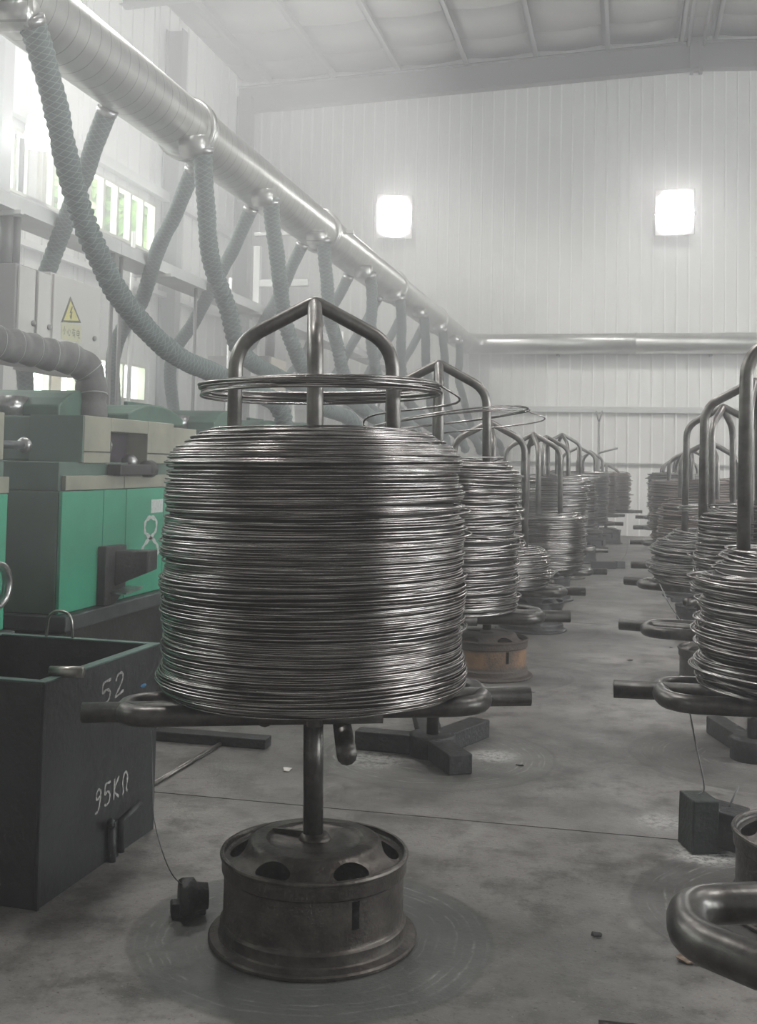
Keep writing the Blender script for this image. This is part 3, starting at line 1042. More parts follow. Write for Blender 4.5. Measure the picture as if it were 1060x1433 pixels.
def coil(key, label, z0, r, h, mesh=None, seed=1, rz=0.0, off=(0, 0), tilt=0.0, material='wire', dome=0.1, scale=None, core=True, taper=0.0, group='coils of wire on the stands', **kw):
    x, y = STAND[key]
    root = tag(empty('wire_coil', (x + off[0] + math.sin(tilt) * z0, y + off[1], z0), rz), label, 'wire coil', group)
    root.rotation_euler = (0, tilt, rz)
    me = mesh if mesh is not None else coil_mesh(seed, r, h, material=M[material], dome=dome, taper=taper, **kw)
    o = link('winding', me, root)
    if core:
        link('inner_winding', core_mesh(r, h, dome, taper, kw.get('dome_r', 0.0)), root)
    return root


ang = lambda key: math.atan2(-STAND[key][0], STAND[key][1])     # turn a stand to face down the line of sight

# -- left row
stand('L1', 'nearest wire stand, on a flat truck wheel, carrying the biggest coil', 0.715, 1.975, ang('L1') + 0.02, tilt=-0.02)
c1 = coil('L1', 'biggest wire coil in the foreground, shiny grey, on the nearest stand', 0.748, 0.463, 0.80, seed=11, pitch=0.0069, wr=0.0034, per_turn=120, segs=5, dome=0.105, dome_r=0.15, bulge=0.008, jit=0.006, zjit=0.0042, layers=2, tilt=-0.02)
link('loose_turns', loose_turns('loose_turns', 0.372, 0.925, 5, n=14, wr=0.0038, off=(0.02, 0), thick=0.022, z_slope=0.0, zamp=0.004, down_to=(0.1, 0.33, 0.78)), c1)
stand('L2', 'second wire stand of the left row, standing on black iron bars', 0.70, 1.985, ang('L2') + 0.03, base=[(645, 1085, 0.06), (500, 1046, 0.05), (672, 1030, 0.06), (590, 1000, 0.06)])
c2 = coil('L2', 'tall grey wire coil directly behind the biggest coil', 0.735, 0.435, 0.74, seed=23, pitch=0.0098, wr=0.0048, per_turn=84, segs=5, dome=0.07, bulge=0.016, jit=0.018, zjit=0.014, layers=2, off=(-0.02, 0))
link('loose_turns', loose_turns('loose_turns', 0.4, 0.95, 9, n=3, wr=0.0038, off=(0.07, 0.02), thick=0.012, z_slope=0.06, down_to=(-0.2, 0.3, 0.7)), c2)
stand('L3', 'third wire stand of the left row, on a rusty orange-brown wheel', 0.585, 1.775, ang('L3') + 0.1, base='wheel_rust')
coil('L3', 'low nearly used-up wire coil above the rusty orange-brown wheel', 0.62, 0.43, 0.27, seed=31, pitch=0.0095, wr=0.0045, per_turn=72, segs=4, dome=0.1, bulge=0.014, jit=0.012, zjit=0.008)
stand('L4', 'fourth wire stand of the left row, on a black wheel', 0.52, 1.76, ang('L4') + 0.2, base='wheel_dark', far=True)
coil('L4', 'half-height blue-grey wire coil on the fourth left stand', 0.553, 0.45, 0.48, seed=37, pitch=0.011, wr=0.0052, per_turn=64, segs=4, dome=0.04, bulge=0.014, jit=0.012, zjit=0.008)
stand('L5', 'fifth wire stand of the left row', 0.56, 1.80, ang('L5') - 0.1, base='wheel_dark', far=True)
far_a = coil_mesh(41, 0.45, 0.76, 0.0145, 0.0068, 48, 4, M['wire'], dome=0.05, bulge=0.016, jit=0.014, zjit=0.008, layers=1)
far_b = coil_mesh(43, 0.45, 0.70, 0.0145, 0.0068, 48, 4, M['wire_brown'], dome=0.06, bulge=0.02, jit=0.015, zjit=0.009, layers=1)
coil('L5', 'dark smooth-sided tall wire coil on the fifth left stand', 0.595, 0.45, 0.76, mesh=far_a, dome=0.05)
stand('L6', 'sixth wire stand of the left row', 0.6, 1.9, ang('L6') + 0.3, base='wheel', far=True)
coil('L6', 'grey wire coil on the sixth left stand', 0.635, 0.45, 0.70, mesh=coil_mesh(47, 0.45, 0.70, 0.0145, 0.0068, 48, 4, M['wire'], dome=0.08, bulge=0.02, jit=0.016, zjit=0.01, layers=1), dome=0.08)
stand('L7', 'seventh wire stand of the left row', 0.6, 1.78, ang('L7'), base='wheel_dark', far=True)
coil('L7', 'grey wire coil on the seventh left stand', 0.635, 0.45, 0.76, mesh=far_a, dome=0.05, rz=1.0)
stand('L8', 'eighth wire stand of the left row, second from the far end', 0.62, 1.75, ang('L8') + 0.5, base='wheel_dark', far=True)
coil('L8', 'grey wire coil second from the far end of the left row', 0.655, 0.45, 0.70, mesh=far_b, dome=0.06, rz=2.0)
stand('L9', 'last wire stand at the far end of the left row', 0.62, 1.53, ang('L9'), base='wheel_dark', far=True)
coil('L9', 'reddish-brown wire coil at the far end of the left row', 0.655, 0.45, 0.70, mesh=far_b, dome=0.06, rz=0.4)
# -- right row
r1 = stand('R1', 'empty wire stand in the lower right corner with its bent tray tube showing', 0.655, 1.95, 0.0, bare=True)
r1w = lambda px, py: on_z(px, py, 0.655) - Vector((STAND['R1'][0], STAND['R1'][1], 0))
MB().tube(fillet([r1w(1300, 1256), r1w(960, 1266), r1w(964, 1312), r1w(1340, 1466)], [0.1, 0.1], 10), 0.036, 18).build('tray_tube', M['tube'], r1)
e_ = r1w(838, 1462)
MB().tube([e_, e_ + Vector((1.25, 0.05, 0))], 0.0305, 16).build('tray_tube', M['tube'], r1)
stand('R2', 'first loaded wire stand of the right row', 0.7, 2.0, PI + 0.08)
c3 = coil('R2', 'dark shiny loose wire coil at the right edge of the picture', 0.735, 0.40, 0.45, seed=53, pitch=0.0085, wr=0.004, per_turn=96, segs=5, dome=0.13, bulge=0.02, jit=0.014, zjit=0.012, layers=2)
stand('R3', 'second loaded wire stand of the right row, half behind the front leg', 0.62, 1.93, PI + 0 - 0.2, base=[(1001, 1026, 0.05), (1110, 1040, 0.05), (1075, 985, 0.05)])
coil('R3', 'slim tangled wire coil behind the dark coil at the right edge', 0.655, 0.27, 0.60, seed=59, pitch=0.011, wr=0.005, per_turn=60, segs=4, dome=0.08, bulge=0.02, jit=0.016, zjit=0.014)
stand('R4', 'third loaded wire stand of the right row with a low pile of wire', 0.66, 1.9, PI + 0 - 0.35, far=False)
c5 = coil('R4', 'low dark wire coil with a ragged top on the third loaded right stand', 0.695, 0.45, 0.34, seed=61, pitch=0.0095, wr=0.0045, per_turn=72, segs=4, dome=0.15, bulge=0.022, jit=0.018, zjit=0.014)
link('loose_turns', loose_turns('loose_turns', 0.34, 0.52, 19, n=3, wr=0.005, off=(0.05, 0), thick=0.02, z_slope=0.03, down_to=(-0.2, 0.2, 0.3)), c5)
stand('R5', 'fourth loaded wire stand of the right row', 0.6, 1.72, PI + 0.2, base='wheel_dark', far=True)
coil('R5', 'brownish wire coil on the fourth loaded right stand', 0.635, 0.42, 0.56, mesh=coil_mesh(67, 0.42, 0.56, 0.0125, 0.006, 52, 4, M['wire_brown'], dome=0.1, bulge=0.022, jit=0.018, zjit=0.01, layers=1), dome=0.1)
stand('R6', 'fifth loaded wire stand of the right row', 0.6, 1.7, PI + 0.0, base='wheel_dark', far=True)
coil('R6', 'brownish wire coil on the fifth loaded right stand', 0.635, 0.45, 0.70, mesh=far_b, dome=0.06, rz=1.3)
stand('R7', 'sixth loaded wire stand of the right row, second from the far end', 0.6, 1.66, PI + 0.25, base='wheel_dark', far=True)
coil('R7', 'wire coil second from the far end of the right row', 0.635, 0.45, 0.76, mesh=far_a, dome=0.05, rz=2.1)
stand('R8', 'last wire stand at the far end of the right row', 0.6, 1.64, PI + 0.1, base='wheel_dark', far=True)
coil('R8', 'brownish wire coil at the far end of the right row', 0.635, 0.45, 0.70, mesh=far_b, dome=0.06, rz=0.2)

# ------------------------------------------------------------------ crate
cb = on_z(50, 1275)
cbk = on_z(215, 1160)
CX, CY0, CY1, CH = cb.x, cb.y, cbk.y, on_x(68, 955, cb.x).z
crate = tag(empty('steel_crate', (CX, CY0, 0), math.atan2(-(cbk.x - cb.x), cbk.y - cb.y)), 'black open-topped steel crate marked 52, left of the nearest stand', 'crate')
CL, CWd = math.hypot(cbk.x - cb.x, CY1 - CY0), 0.72
t = 0.008
MB().box((-t, 0, 0.0), (0, CL, CH)).build('side_panel', M['crate'], crate, 0.002)
MB().box((-CWd, 0, 0.0), (-CWd + t, CL, CH)).build('side_panel', M['crate'], crate, 0.002)
MB().box((-CWd + t, 0, 0.0), (-t, t, CH)).build('end_panel', M['crate'], crate, 0.002)
MB().box((-CWd + t, CL - t, 0.0), (-t, CL, CH)).build('end_panel', M['crate'], crate, 0.002)
MB().box((-CWd + t, t, 0.03), (-t, CL - t, 0.04)).build('crate_bottom', M['crate'], crate)
MB().box((-0.035, -0.002, CH), (0.004, CL + 0.002, CH + 0.007)).build('rim', M['crate_rim'], crate, 0.002)
MB().box((-CWd - 0.004, -0.002, CH), (-CWd + 0.035, CL + 0.002, CH + 0.007)).build('rim', M['crate_rim'], crate, 0.002)
MB().box((-CWd + 0.035, -0.002, CH), (-0.035, 0.033, CH + 0.007)).build('rim', M['crate_rim'], crate, 0.002)
MB().box((-CWd + 0.035, CL - 0.033, CH), (-0.035, CL + 0.002, CH + 0.007)).build('rim', M['crate_rim'], crate, 0.002)
MB().box((0.0, -0.004, 0.0), (0.006, 0.012, CH)).build('corner_strip', M['crate'], crate, 0.002)
MB().tube([(-0.045, 0.11, CH + 0.018), (0.065, 0.135, CH + 0.02)], 0.019, 16).build('hinge_rod', M['crate_rod'], crate)
MB().tube(fillet([(-0.49, CL - 0.02, CH), (-0.48, CL - 0.02, CH + 0.11), (-0.38, CL - 0.02, CH + 0.11), (-0.37, CL - 0.02, CH)], 0.05), 0.006, 8).build('lifting_loop', M['crate_rod'], crate)


def face_pt(px, py):
    p = on_x(px, py, CX)
    return (p.y - CY0) / math.cos(crate.rotation_euler.z), p.z


ya, za = face_pt(150, 1195)
yb, zb = face_pt(150, 1150)
lug = MB()
lug.tube([(0.018, ya - 0.03, za - 0.03), (0.018, yb - 0.03, zb)], 0.014, 10)
lg1 = lug.build('lug_bar', M['crate'], crate)
lug = MB()
lug.tube([(0.018, ya + 0.035, za + 0.0), (0.018, yb + 0.035, zb - 0.005), (0.06, yb + 0.11, zb + 0.045)], 0.014, 10)
lug.build('lug_bar', M['crate'], crate)
MB().tube([(0.018, yb - 0.03, zb), (0.05, yb - 0.1, zb + 0.035)], 0.014, 10).build('lug_bar', M['crate'], crate)
MB().box((0.002, ya - 0.02, za - 0.02), (0.012, ya + 0.03, zb)).build('lug_plate', M['crate'], crate)

GLYPH = {
    '5': [[(0.9, 1.0), (0.2, 1.0), (0.15, 0.55), (0.5, 0.62), (0.85, 0.42), (0.75, 0.1), (0.4, 0.0), (0.1, 0.08)]],
    '2': [[(0.1, 0.75), (0.3, 1.0), (0.7, 0.98), (0.8, 0.7), (0.5, 0.35), (0.1, 0.0), (0.9, 0.06)]],
    '9': [[(0.85, 0.85), (0.5, 1.0), (0.2, 0.8), (0.35, 0.55), (0.8, 0.7), (0.85, 0.9), (0.75, 0.4), (0.5, 0.0), (0.1, -0.05)]],
    '3': [[(0.15, 0.9), (0.5, 1.0), (0.85, 0.82), (0.5, 0.55), (0.85, 0.3), (0.6, 0.0), (0.1, 0.05)]],
    'K': [[(0.15, 0.0), (0.2, 1.0)], [(0.85, 1.0), (0.2, 0.45), (0.9, 0.0)]],
    'G': [[(0.1, 0.0), (0.3, 0.05), (0.15, 0.6), (0.45, 1.0), (0.85, 0.75), (0.75, 0.1), (0.95, 0.0)]],
    '8': [[(0.42, 0.55), (0.2, 0.68), (0.22, 0.9), (0.5, 1.0), (0.8, 0.9), (0.8, 0.68), (0.55, 0.53), (0.2, 0.38), (0.05, 0.18), (0.2, 0.02), (0.55, 0.0), (0.9, 0.08), (0.95, 0.25), (0.75, 0.42), (0.42, 0.55)]],
}


def strokes(name, chars, to3, w, h, gap, lw, material, parent, lift):
    """painted lettering: flat ribbons lying on a face; to3 maps (u along, v up) to local space"""
    out = []
    for ci, ch in enumerate(chars):
        m = MB()
        for st in (GLYPH[ch] if isinstance(ch, str) else ch):
            pts = [(ci * (w + gap) + x * w, y * h) for x, y in st]
            if len(pts) > 2:
                P3 = spline([(a, b, 0) for a, b in pts], 6)[:, :2]
            else:
                P3 = np.array(pts)
            T = np.gradient(P3, axis=0)
            T /= np.linalg.norm(T, axis=1)[:, None] + 1e-9
            N = np.stack([-T[:, 1], T[:, 0]], 1)
            ww = lw * (0.75 + 0.25 * np.sin(np.arange(len(P3)) * 1.3))
            A, B = P3 + N * ww[:, None] / 2, P3 - N * ww[:, None] / 2
            vs = [to3(a[0], a[1], lift) for a in A] + [to3(b[0], b[1], lift) for b in B]
            n = len(P3)
            m.add(vs, [(i, i + 1, n + i + 1, n + i) for i in range(n - 1)])
        o = m.build(name, material, parent)
        out.append(o)
    return out


y52, z52 = face_pt(136, 988)
y52b, _ = face_pt(168, 970)
strokes('painted_digit', '52', lambda u, v, l: (l, y52 + u, z52 + v + u * 0.12), (y52b - y52) * 0.42, 0.075, (y52b - y52) * 0.12, 0.012, M['chalk'], crate, 0.0015)
y35, z35 = face_pt(127, 1138)
y35b, _ = face_pt(172, 1110)
strokes('painted_letter', '95KG', lambda u, v, l: (l, y35 + u, z35 + v + u * 0.05), (y35b - y35) * 0.2, 0.075, (y35b - y35) * 0.06, 0.0105, M['chalk'], crate, 0.0015)
yb_, zb_2 = face_pt(192, 959)
MB().lathe([(0.0, 0.0), (0.5, 0.0), (0.45, 0.02), (0.0, 0.02)], 14, axis='x').build('paint_dab', M['blue_paint'], crate, loc=(0.0005, yb_, zb_2)).scale = (0.08, 0.05, 0.016)

# ------------------------------------------------------------------ machines along the left
MX = -2.67
MY = on_x(85, 775, MX).y


def seams_box(m, lo, hi):
    return m.box(lo, hi)


mz = lambda px, py: on_x(px, py, MX).z
G0, G1, S1_, U0, U1 = mz(85, 861), mz(88, 688), mz(90, 666), mz(118, 648), mz(118, 581)


def make_machine():
    root = empty('nail_machine', (MX, MY, 0))
    L_ = 1.75
    MB().box((-1.25, 0.05, 0.0), (-0.12, L_ - 0.05, G0 - 0.09)).build('bed', M['machine_dark'], root, 0.02)
    for k, (a, b) in enumerate(((0.0, 0.16), (L_ - 0.16, L_))):
        MB().box((-1.3, a, 0.0), (-0.03, b, G0 - 0.1)).build('foot', M['machine_dark'], root, 0.015)
    MB().box((-1.35, -0.02, G0 - 0.075), (0.05, L_ + 0.02, G0)).build('base_rail', M['machine_rail'], root, 0.008)
    # green lower hood: doors on the aisle face, plain sheet on the ends
    MB().box((-1.3, 0.0, G0 + 0.002), (-0.022, L_, G1)).build('hood', M['green_dirty_shaded'], root, 0.006)
    for a, b in ((0.0, on_x(143, 760, MX).y - MY), (on_x(143, 760, MX).y - MY + 0.006, on_x(175, 760, MX).y - MY), (on_x(175, 760, MX).y - MY + 0.006, 1.2), (1.206, L_)):
        MB().box((-0.02, a, G0 + 0.003), (0.0, b, G1)).build('door', M['green'], root, 0.004)
    MB().box((-0.02, 0.02, G1 + 0.004), (0.004, 0.66, S1_)).build('trim_strip', M['beige'], root, 0.003)
    MB().box((-0.02, 0.665, G1 + 0.004), (0.004, L_, S1_)).build('trim_strip', M['beige'], root, 0.003)
    MB().box((-1.3, 0.0, G1 + 0.002), (-0.025, L_, U0 + 0.004)).build('waist', M['green_dirty_shaded'], root, 0.005)
    # upper beige housing with its opening
    y0, y1, za, zb = on_x(118, 620, MX).y - MY, L_, U0, U1
    oy0, oy1, oz0 = on_x(155, 620, MX).y - MY, on_x(207, 620, MX).y - MY, U0 + 0.002
    MB().box((-1.3, y0, U0 + 0.006), (-0.18, L_, U1 - 0.005)).build('upper_body', M['green_dirty_shaded'], root, 0.01)
    MB().box((-0.3, y0 - 0.012, U0 + 0.002), (-0.003, y0, U1)).build('end_sheet', M['green_dirty_shaded'], root, 0.003)
    MB().box((-0.178, y0, za), (0.0, oy0, zb)).build('housing_panel', M['beige'], root, 0.004)
    MB().box((-0.178, oy1, za), (0.0, y0 + 1.12, zb)).build('housing_panel', M['beige'], root, 0.004)
    MB().box((-0.178, oy0, za + 0.7 * (zb - za)), (0.0, oy1, zb)).build('housing_panel', M['beige'], root, 0.004)
    MB().box((-0.178, y0 + 1.125, za + 0.01), (-0.03, L_, zb - 0.02)).build('housing_panel', M['beige'], root, 0.004)
    MB().box((-0.17, oy0, oz0), (-0.13, oy1, za + 0.7 * (zb - za))).build('opening_back', M['purple'], root)
    for a, b, z_ in ((y0, oy0, za + 0.055), (oy1, y0 + 1.12, za + 0.055)):
        MB().box((0.0, a, z_), (0.003, b, z_ + 0.006)).build('seam', M['machine_dark'], root)
    g = MB().tube(fillet([(-0.05, oy0 + 0.07, za + 0.01), (-0.03, oy0 + 0.07, za + 0.1), (-0.06, oy0 + 0.07, za + 0.14)], 0.02), 0.008, 8)
    g.build('lever', M['chrome'], root)
    MB().lathe([(0, -0.05), (0.035, -0.05), (0.04, 0), (0.025, 0.04), (0, 0.05)], 14, axis='y', center=(-0.03, oy1 - 0.15, za + 0.01)).build('roller', M['chrome'], root)
    MB().lathe([(0, -0.05), (0.045, -0.05), (0.05, 0.02), (0, 0.03)], 14, axis='y', center=(0.02, oy1 - 0.02, za - 0.03)).build('roller', M['machine_dark'], root)
    MB().box((-0.02, 0.5, S1_), (0.06, 0.98, za - 0.005)).build('wire_guide', M['machine_dark'], root, 0.006)
    # green covers on top
    for a, b, hh, xa, xb in ((0.3, 0.85, 0.15, -0.95, -0.2), (0.9, 1.7, 0.11, -0.8, -0.1)):
        pr = []
        for k in range(9):
            s = k / 8
            pr.append((a + (b - a) * s, U1 + hh * math.sin(PI * (0.08 + 0.84 * s)) ** 0.7))
        MB().prism([(a, U1 - 0.005)] + pr + [(b, U1 - 0.005)], 'x', xa, xb).build('cover', M['green_cover'], root, 0.01)
    MB().tube([(-0.5, 0.32, U1 - 0.01), (-0.5, 0.32, U1 + 0.1)], 0.095, 18).build('hose_collar', M['chrome'], root)
    MB().box((-0.3, 1.25, U1 + 0.09), (-0.27, 1.6, U1 + 0.13)).build('cover_rib', M['green_cover'], root, 0.004)
    # chute on the aisle face
    cy = lambda px: on_x(px, 800, MX + 0.03).y - MY
    cz = lambda px, py: on_x(px, py, MX + 0.03).z
    a_, b_, c_ = cy(143), cy(172), cy(186)
    zt_, zb_ = cz(143, 765), cz(143, 845)
    MB().prism([(a_, zb_ - 0.01), (a_, zt_), (b_, zt_ - 0.005), (b_, zb_ + 0.05), (a_ + 0.12, zb_ - 0.01)], 'x', 0.001, 0.05).build('chute', M['machine_dark'], root, 0.006)
    ch2 = MB().add([(0.051, a_ + 0.1, zb_ + 0.08), (0.2, b_ - 0.06, zb_ + 0.15), (0.2, c_ - 0.06, zb_ + 0.16), (0.051, b_, zb_ + 0.11),
                    (0.051, a_ + 0.1, zt_ - 0.03), (0.2, b_ - 0.06, zt_ - 0.03), (0.2, c_ - 0.06, zt_ - 0.03), (0.051, b_, zt_ - 0.03)],
                   [(0, 1, 2, 3), (4, 7, 6, 5), (0, 4, 5, 1), (2, 6, 7, 3), (1, 5, 6, 2), (0, 3, 7, 4)])
    ch2.build('chute_lip', M['machine_dark'], root, 0.006)
    MB().prism([(a_ + 0.06, zb_ + 0.045), (a_ + 0.26, zb_ + 0.06), (a_ + 0.26, zb_ + 0.07), (a_ + 0.06, zb_ + 0.055)], 'x', 0.05, 0.14).build('chute_plate', M['chrome'], root, 0.002)
    # crank and flywheel at the rear end
    MB().tube([(-0.05, L_, 1.5), (-0.05, L_ + 0.2, 1.5)], 0.018, 10).build('crank_shaft', M['machine_rail'], root)
    MB().lathe([(0, -0.02), (0.03, -0.02), (0.037, 0), (0.03, 0.022), (0, 0.022)], 16, axis='y', center=(-0.05, L_ + 0.2, 1.5)).build('crank_knob', M['chrome'], root)
    MB().lathe([(0.085, -0.02), (0.1, -0.02), (0.105, 0), (0.1, 0.02), (0.085, 0.02), (0.08, 0)], 28, axis='x', center=(0.06, L_ - 0.17, 0.9), close=True).build('hand_wheel', M['chrome'], root)
    MB().tube([(0.0, L_ - 0.17, 0.9), (0.07, L_ - 0.17, 0.9)], 0.02, 10).build('wheel_axle', M['machine_dark'], root)
    return root


m1 = make_machine()
tag(m1, 'green and beige nail machine marked 8, behind the black crate', 'machine', 'nail machines along the left')
extra = {}
mach = [m1]
MLAB = ['nearest machine, cut off by the left edge beside the black crate',
        'second green machine down the line, hidden mostly by the biggest coil', 'third machine down the line, behind the arch of the nearest stand',
        'fourth machine down the line, glimpsed through the arch of the second stand', 'fifth machine down the line, deep in the haze', 'sixth machine down the line, deep in the haze']
for k, dy in enumerate((on_x(11, 700, MX).y - MY - 1.75, 2.2, 4.4, 6.6, 8.8)):
    c_ = copy_tree(m1)
    c_.location = (MX, MY + dy, 0)
    c_['label'] = MLAB[k]
    mach.append(c_)
# painted number and tag on the marked machine only
q0, q1 = on_x(196, 786, MX), on_x(226, 722, MX)
strokes('painted_digit', '8', lambda u, v, l: (l, q0.y - MY + u, q0.z + v), (q1.y - q0.y) * 0.9, q1.z - q0.z, 0.0, 0.03, M['white_paint'], m1, 0.002)
q0, q1 = on_x(211, 718, MX), on_x(228, 698, MX)
MB().box((0.0005, q0.y - MY, q0.z), (0.002, q1.y - MY, q1.z)).build('paint_patch', M['white_paint'], m1)

# ------------------------------------------------------------------ exhaust duct and hoses
DX, DZ, DR = -3.5, None, 0.228
DZ = on_x(250, 172, DX).z
duct = tag(empty('exhaust_duct', (DX, 2.0, DZ)), 'long round galvanised exhaust duct running down the hall over the machines', 'duct')
joints = [2.0, on_x(262, 180, DX).y, on_x(447, 330, DX).y, 16.2, 20.0, WALL_F - 0.75]
for a, b in zip(joints[:-1], joints[1:]):
    MB().lathe([(DR, a - 2.0 + (b - a) * i / 8) for i in range(9)], 48, axis='y').build('duct_section', M['duct'], duct)
for y in joints[1:-1]:
    MB().lathe([(DR, -0.045), (DR + 0.03, -0.045), (DR + 0.03, -0.015), (DR + 0.012, -0.01), (DR + 0.012, 0.01), (DR + 0.03, 0.015), (DR + 0.03, 0.045), (DR, 0.045)], 40, axis='y', center=(0, y - 2.0, 0)).build('flange', M['duct'], duct)
# elbow into the duct on the far wall
el = [(0, joints[-1] - 2.0 + 0.0, 0), (0, joints[-1] - 2.0 + 0.22, 0.0), (0.45, joints[-1] - 2.0 + 0.4, 0)]
e0 = np.array([0.0, joints[-1] - 2.0, 0.0])
ep = [(0.45 * (1 - math.cos(a)), joints[-1] - 2.0 + 0.45 * math.sin(a), 0) for a in np.linspace(0, PI / 2, 9)]
MB().tube(ep, DR, 40, caps=False).build('elbow', M['duct'], duct)
cd = tag(empty('cross_duct', (DX + 0.45, joints[-1] + 0.45, DZ)), 'round galvanised duct running across the far wall', 'duct')
for k in range(4):
    a, b = k * 3.2, (k + 1) * 3.2
    MB().lathe([(DR - 0.004, a), (DR - 0.004, b - 0.03), (DR + 0.012, b - 0.03), (DR + 0.012, b)], 40, axis='x').build('duct_section', M['duct'], cd)
for k in range(4):
    MB().box((1.5 + k * 3.2, 0.0, -0.26), (1.56 + k * 3.2, 0.255, -0.21)).build('wall_bracket', M['purlin'], cd)
def hose_obj(name, path, r, label, group, pitch=0.045, amp=0.05, material='hose', segs=14, n=14):
    Pp, s = resample(spline(path, n), pitch / 4)
    rad = r * (1 + amp * (1.0 + 0.8 * vnoise(s, 6, 0.3)) * np.sin(s / pitch * 2 * PI + 2.0 * vnoise(s, 8, 0.2)) + 0.035 * vnoise(s, 7, 0.11))
    Pp = Pp + 0.006 * np.stack([vnoise(s, 3, 0.25), vnoise(s, 4, 0.25), vnoise(s, 5, 0.25)], 1)
    base = Vector(Pp[-1])
    root = tag(empty(name, base), label, 'hose', group)
    m = MB().tube(Pp - Pp[-1], rad, segs, want_uv=True)
    m.build('hose_body', M[material], root)
    # clamp at the duct end
    a, b = Pp[0] - Pp[-1], Pp[6] - Pp[-1]
    MB().tube([a, a + (b - a) * 0.5], r * 1.12, segs).build('clamp', M['chrome'], root)
    return root, Pp


H1 = [on_x(*p) for p in ((42, 24, DX + 0.27), (64, 95, DX + 0.27), (98, 240, DX + 0.25), (130, 340, DX + 0.25), (180, 430, DX + 0.3), (240, 493, DX + 0.4), (300, 522, DX + 0.52), (350, 548, DX + 0.65), (388, 566, DX + 0.75), (402, 604, DX + 0.8))]
starts = [H1[0].y, on_x(240, 180, DX).y, on_x(342, 262, DX).y, on_x(420, 318, DX).y, 13.6, 15.5, 17.4, 19.3, 21.2]
ORD = ['first', 'second', 'third', 'fourth', 'fifth', 'sixth', 'seventh', 'eighth', 'ninth']
for k, s in enumerate(starts):
    if k == 0:
        path = H1
        lab = 'nearest big netted hose sagging from the duct down to the machines'
    else:
        sh = Vector((0, s - starts[0], 0))
        path = []
        for i, p in enumerate(H1):
            q = p + sh
            sag = math.sin(PI * i / (len(H1) - 1))
            q.x += random.uniform(-0.08, 0.04) * sag
            q.y -= (0.25 + random.uniform(-0.12, 0.12)) * sag
            q.z += random.uniform(-0.06, 0.06) * sag
            path.append(q)
        lab = '%s netted hose from the front, hanging on the aisle side of the duct' % ORD[k]
    far = k > 3
    hose_obj('exhaust_hose', path, 0.073, lab, 'hoses on the aisle side of the duct', pitch=0.055 if not far else 0.09, amp=0.07, segs=14 if not far else 9, n=14 if not far else 8)
    # neck where the hose leaves the duct
    nb = MB().tube([(DX + 0.1, path[0].y, path[0].z + 0.02), tuple(path[0] + Vector((0.02, 0, 0.01)))], 0.088, 16)
    nb.v = [(v[0] - DX, v[1] - 2.0, v[2] - DZ) for v in nb.v]
    nb.build('branch_neck', M['duct'], duct)
Lp = [on_x(152, 152, DX - 0.1), on_x(128, 215, -3.78), on_x(100, 290, -4.06), on_x(66, 380, -4.4)]
Lp.append(Lp[-1] + (Lp[-1] - Lp[-2]) * 1.0)
Lp.append(Vector((Lp[-1].x - 0.1, Lp[-1].y + 0.3, 1.55)))
for k, s in enumerate((Lp[0].y, on_x(272, 245, DX - 0.1).y, on_x(352, 318, DX - 0.1).y, on_x(424, 372, DX - 0.1).y, 14.0, 15.8, 17.6, 19.4)):
    path = []
    for i, p in enumerate(Lp):
        q = p + Vector((0, s - Lp[0].y, 0))
        q.x += random.uniform(-0.06, 0.06) * (i > 1 and k > 0)
        path.append(q)
    far = k > 3
    hose_obj('exhaust_hose', path, 0.068, 'slanting netted hose on the wall side of the duct, %s from the front' % ORD[k], 'hoses on the wall side of the duct', pitch=0.06 if not far else 0.1, amp=0.03, segs=12 if not far else 8, n=12 if not far else 6)
# thick ribbed hose entering from the left onto the marked machine
TH = [at(*p) for p in ((-90, 400, 4.5), (-50, 455, 4.65), (-10, 478, 4.85), (30, 486, 5.05), (68, 496, 5.25), (102, 503, 5.4), (124, 520, 5.5), (128, 548, 5.52), (128, 585, 5.52))]
Pp, s_ = resample(spline(TH, 14), 0.012)
troot = tag(empty('exhaust_hose', Vector(Pp[-1])), 'thick ribbed grey hose arching from the left edge onto the green machine', 'hose')
MB().tube(Pp - Pp[-1], 0.076 * (1 + 0.16 * np.abs(np.sin(s_ / 0.13 * PI)) - 0.02), 18).build('hose_body', M['hose_thick'], troot)
for i in range(5, len(Pp) - 6, 11):
    T = Pp[i + 1] - Pp[i - 1]
    q = Vector(T).to_track_quat('Z', 'Y')
    ring = [Vector(Pp[i] - Pp[-1]) + q @ Vector((0.086 * math.cos(a), 0.086 * math.sin(a), 0.02 * math.cos(a))) for a in np.linspace(0, 2 * PI, 20, endpoint=False)]
    MB().tube(ring, 0.0035, 5, closed=True).build('rib_wire', M['hose_ring'], troot)

# ------------------------------------------------------------------ cable tray, cabinets, conduits
TX = -4.2
ty0, ty1 = 6.0, 21.5
tz1 = on_x(100, 308, TX).z
tz0 = on_x(100, 323, TX).z - 0.02
tray = tag(empty('cable_tray', (TX, ty0, tz0)), 'white cable tray running under the upper windows along the machines', 'cable tray')
th_ = tz1 - tz0
for k in range(6):
    a, b = (ty1 - ty0) * k / 6, (ty1 - ty0) * (k + 1) / 6 - 0.01
    m_ = MB().box((-0.02, a, 0.02), (0.0, b, th_)).box((-0.32, a, 0.02), (-0.3, b, th_)).box((-0.32, a, 0.0), (0.0, b, 0.02))
    m_.build('tray_section', M['tray'], tray)
for k in range(6):
    y = 0.9 + k * 2.6
    MB().box((-0.36, y, -0.03), (0.05, y + 0.04, -0.002)).build('support_arm', M['tray'], tray)
    MB().tube([(-0.345, y + 0.02, -tz0 + 0.0), (-0.345, y + 0.02, th_ + 0.3)], 0.022, 8).build('support_post', M['tray'], tray)
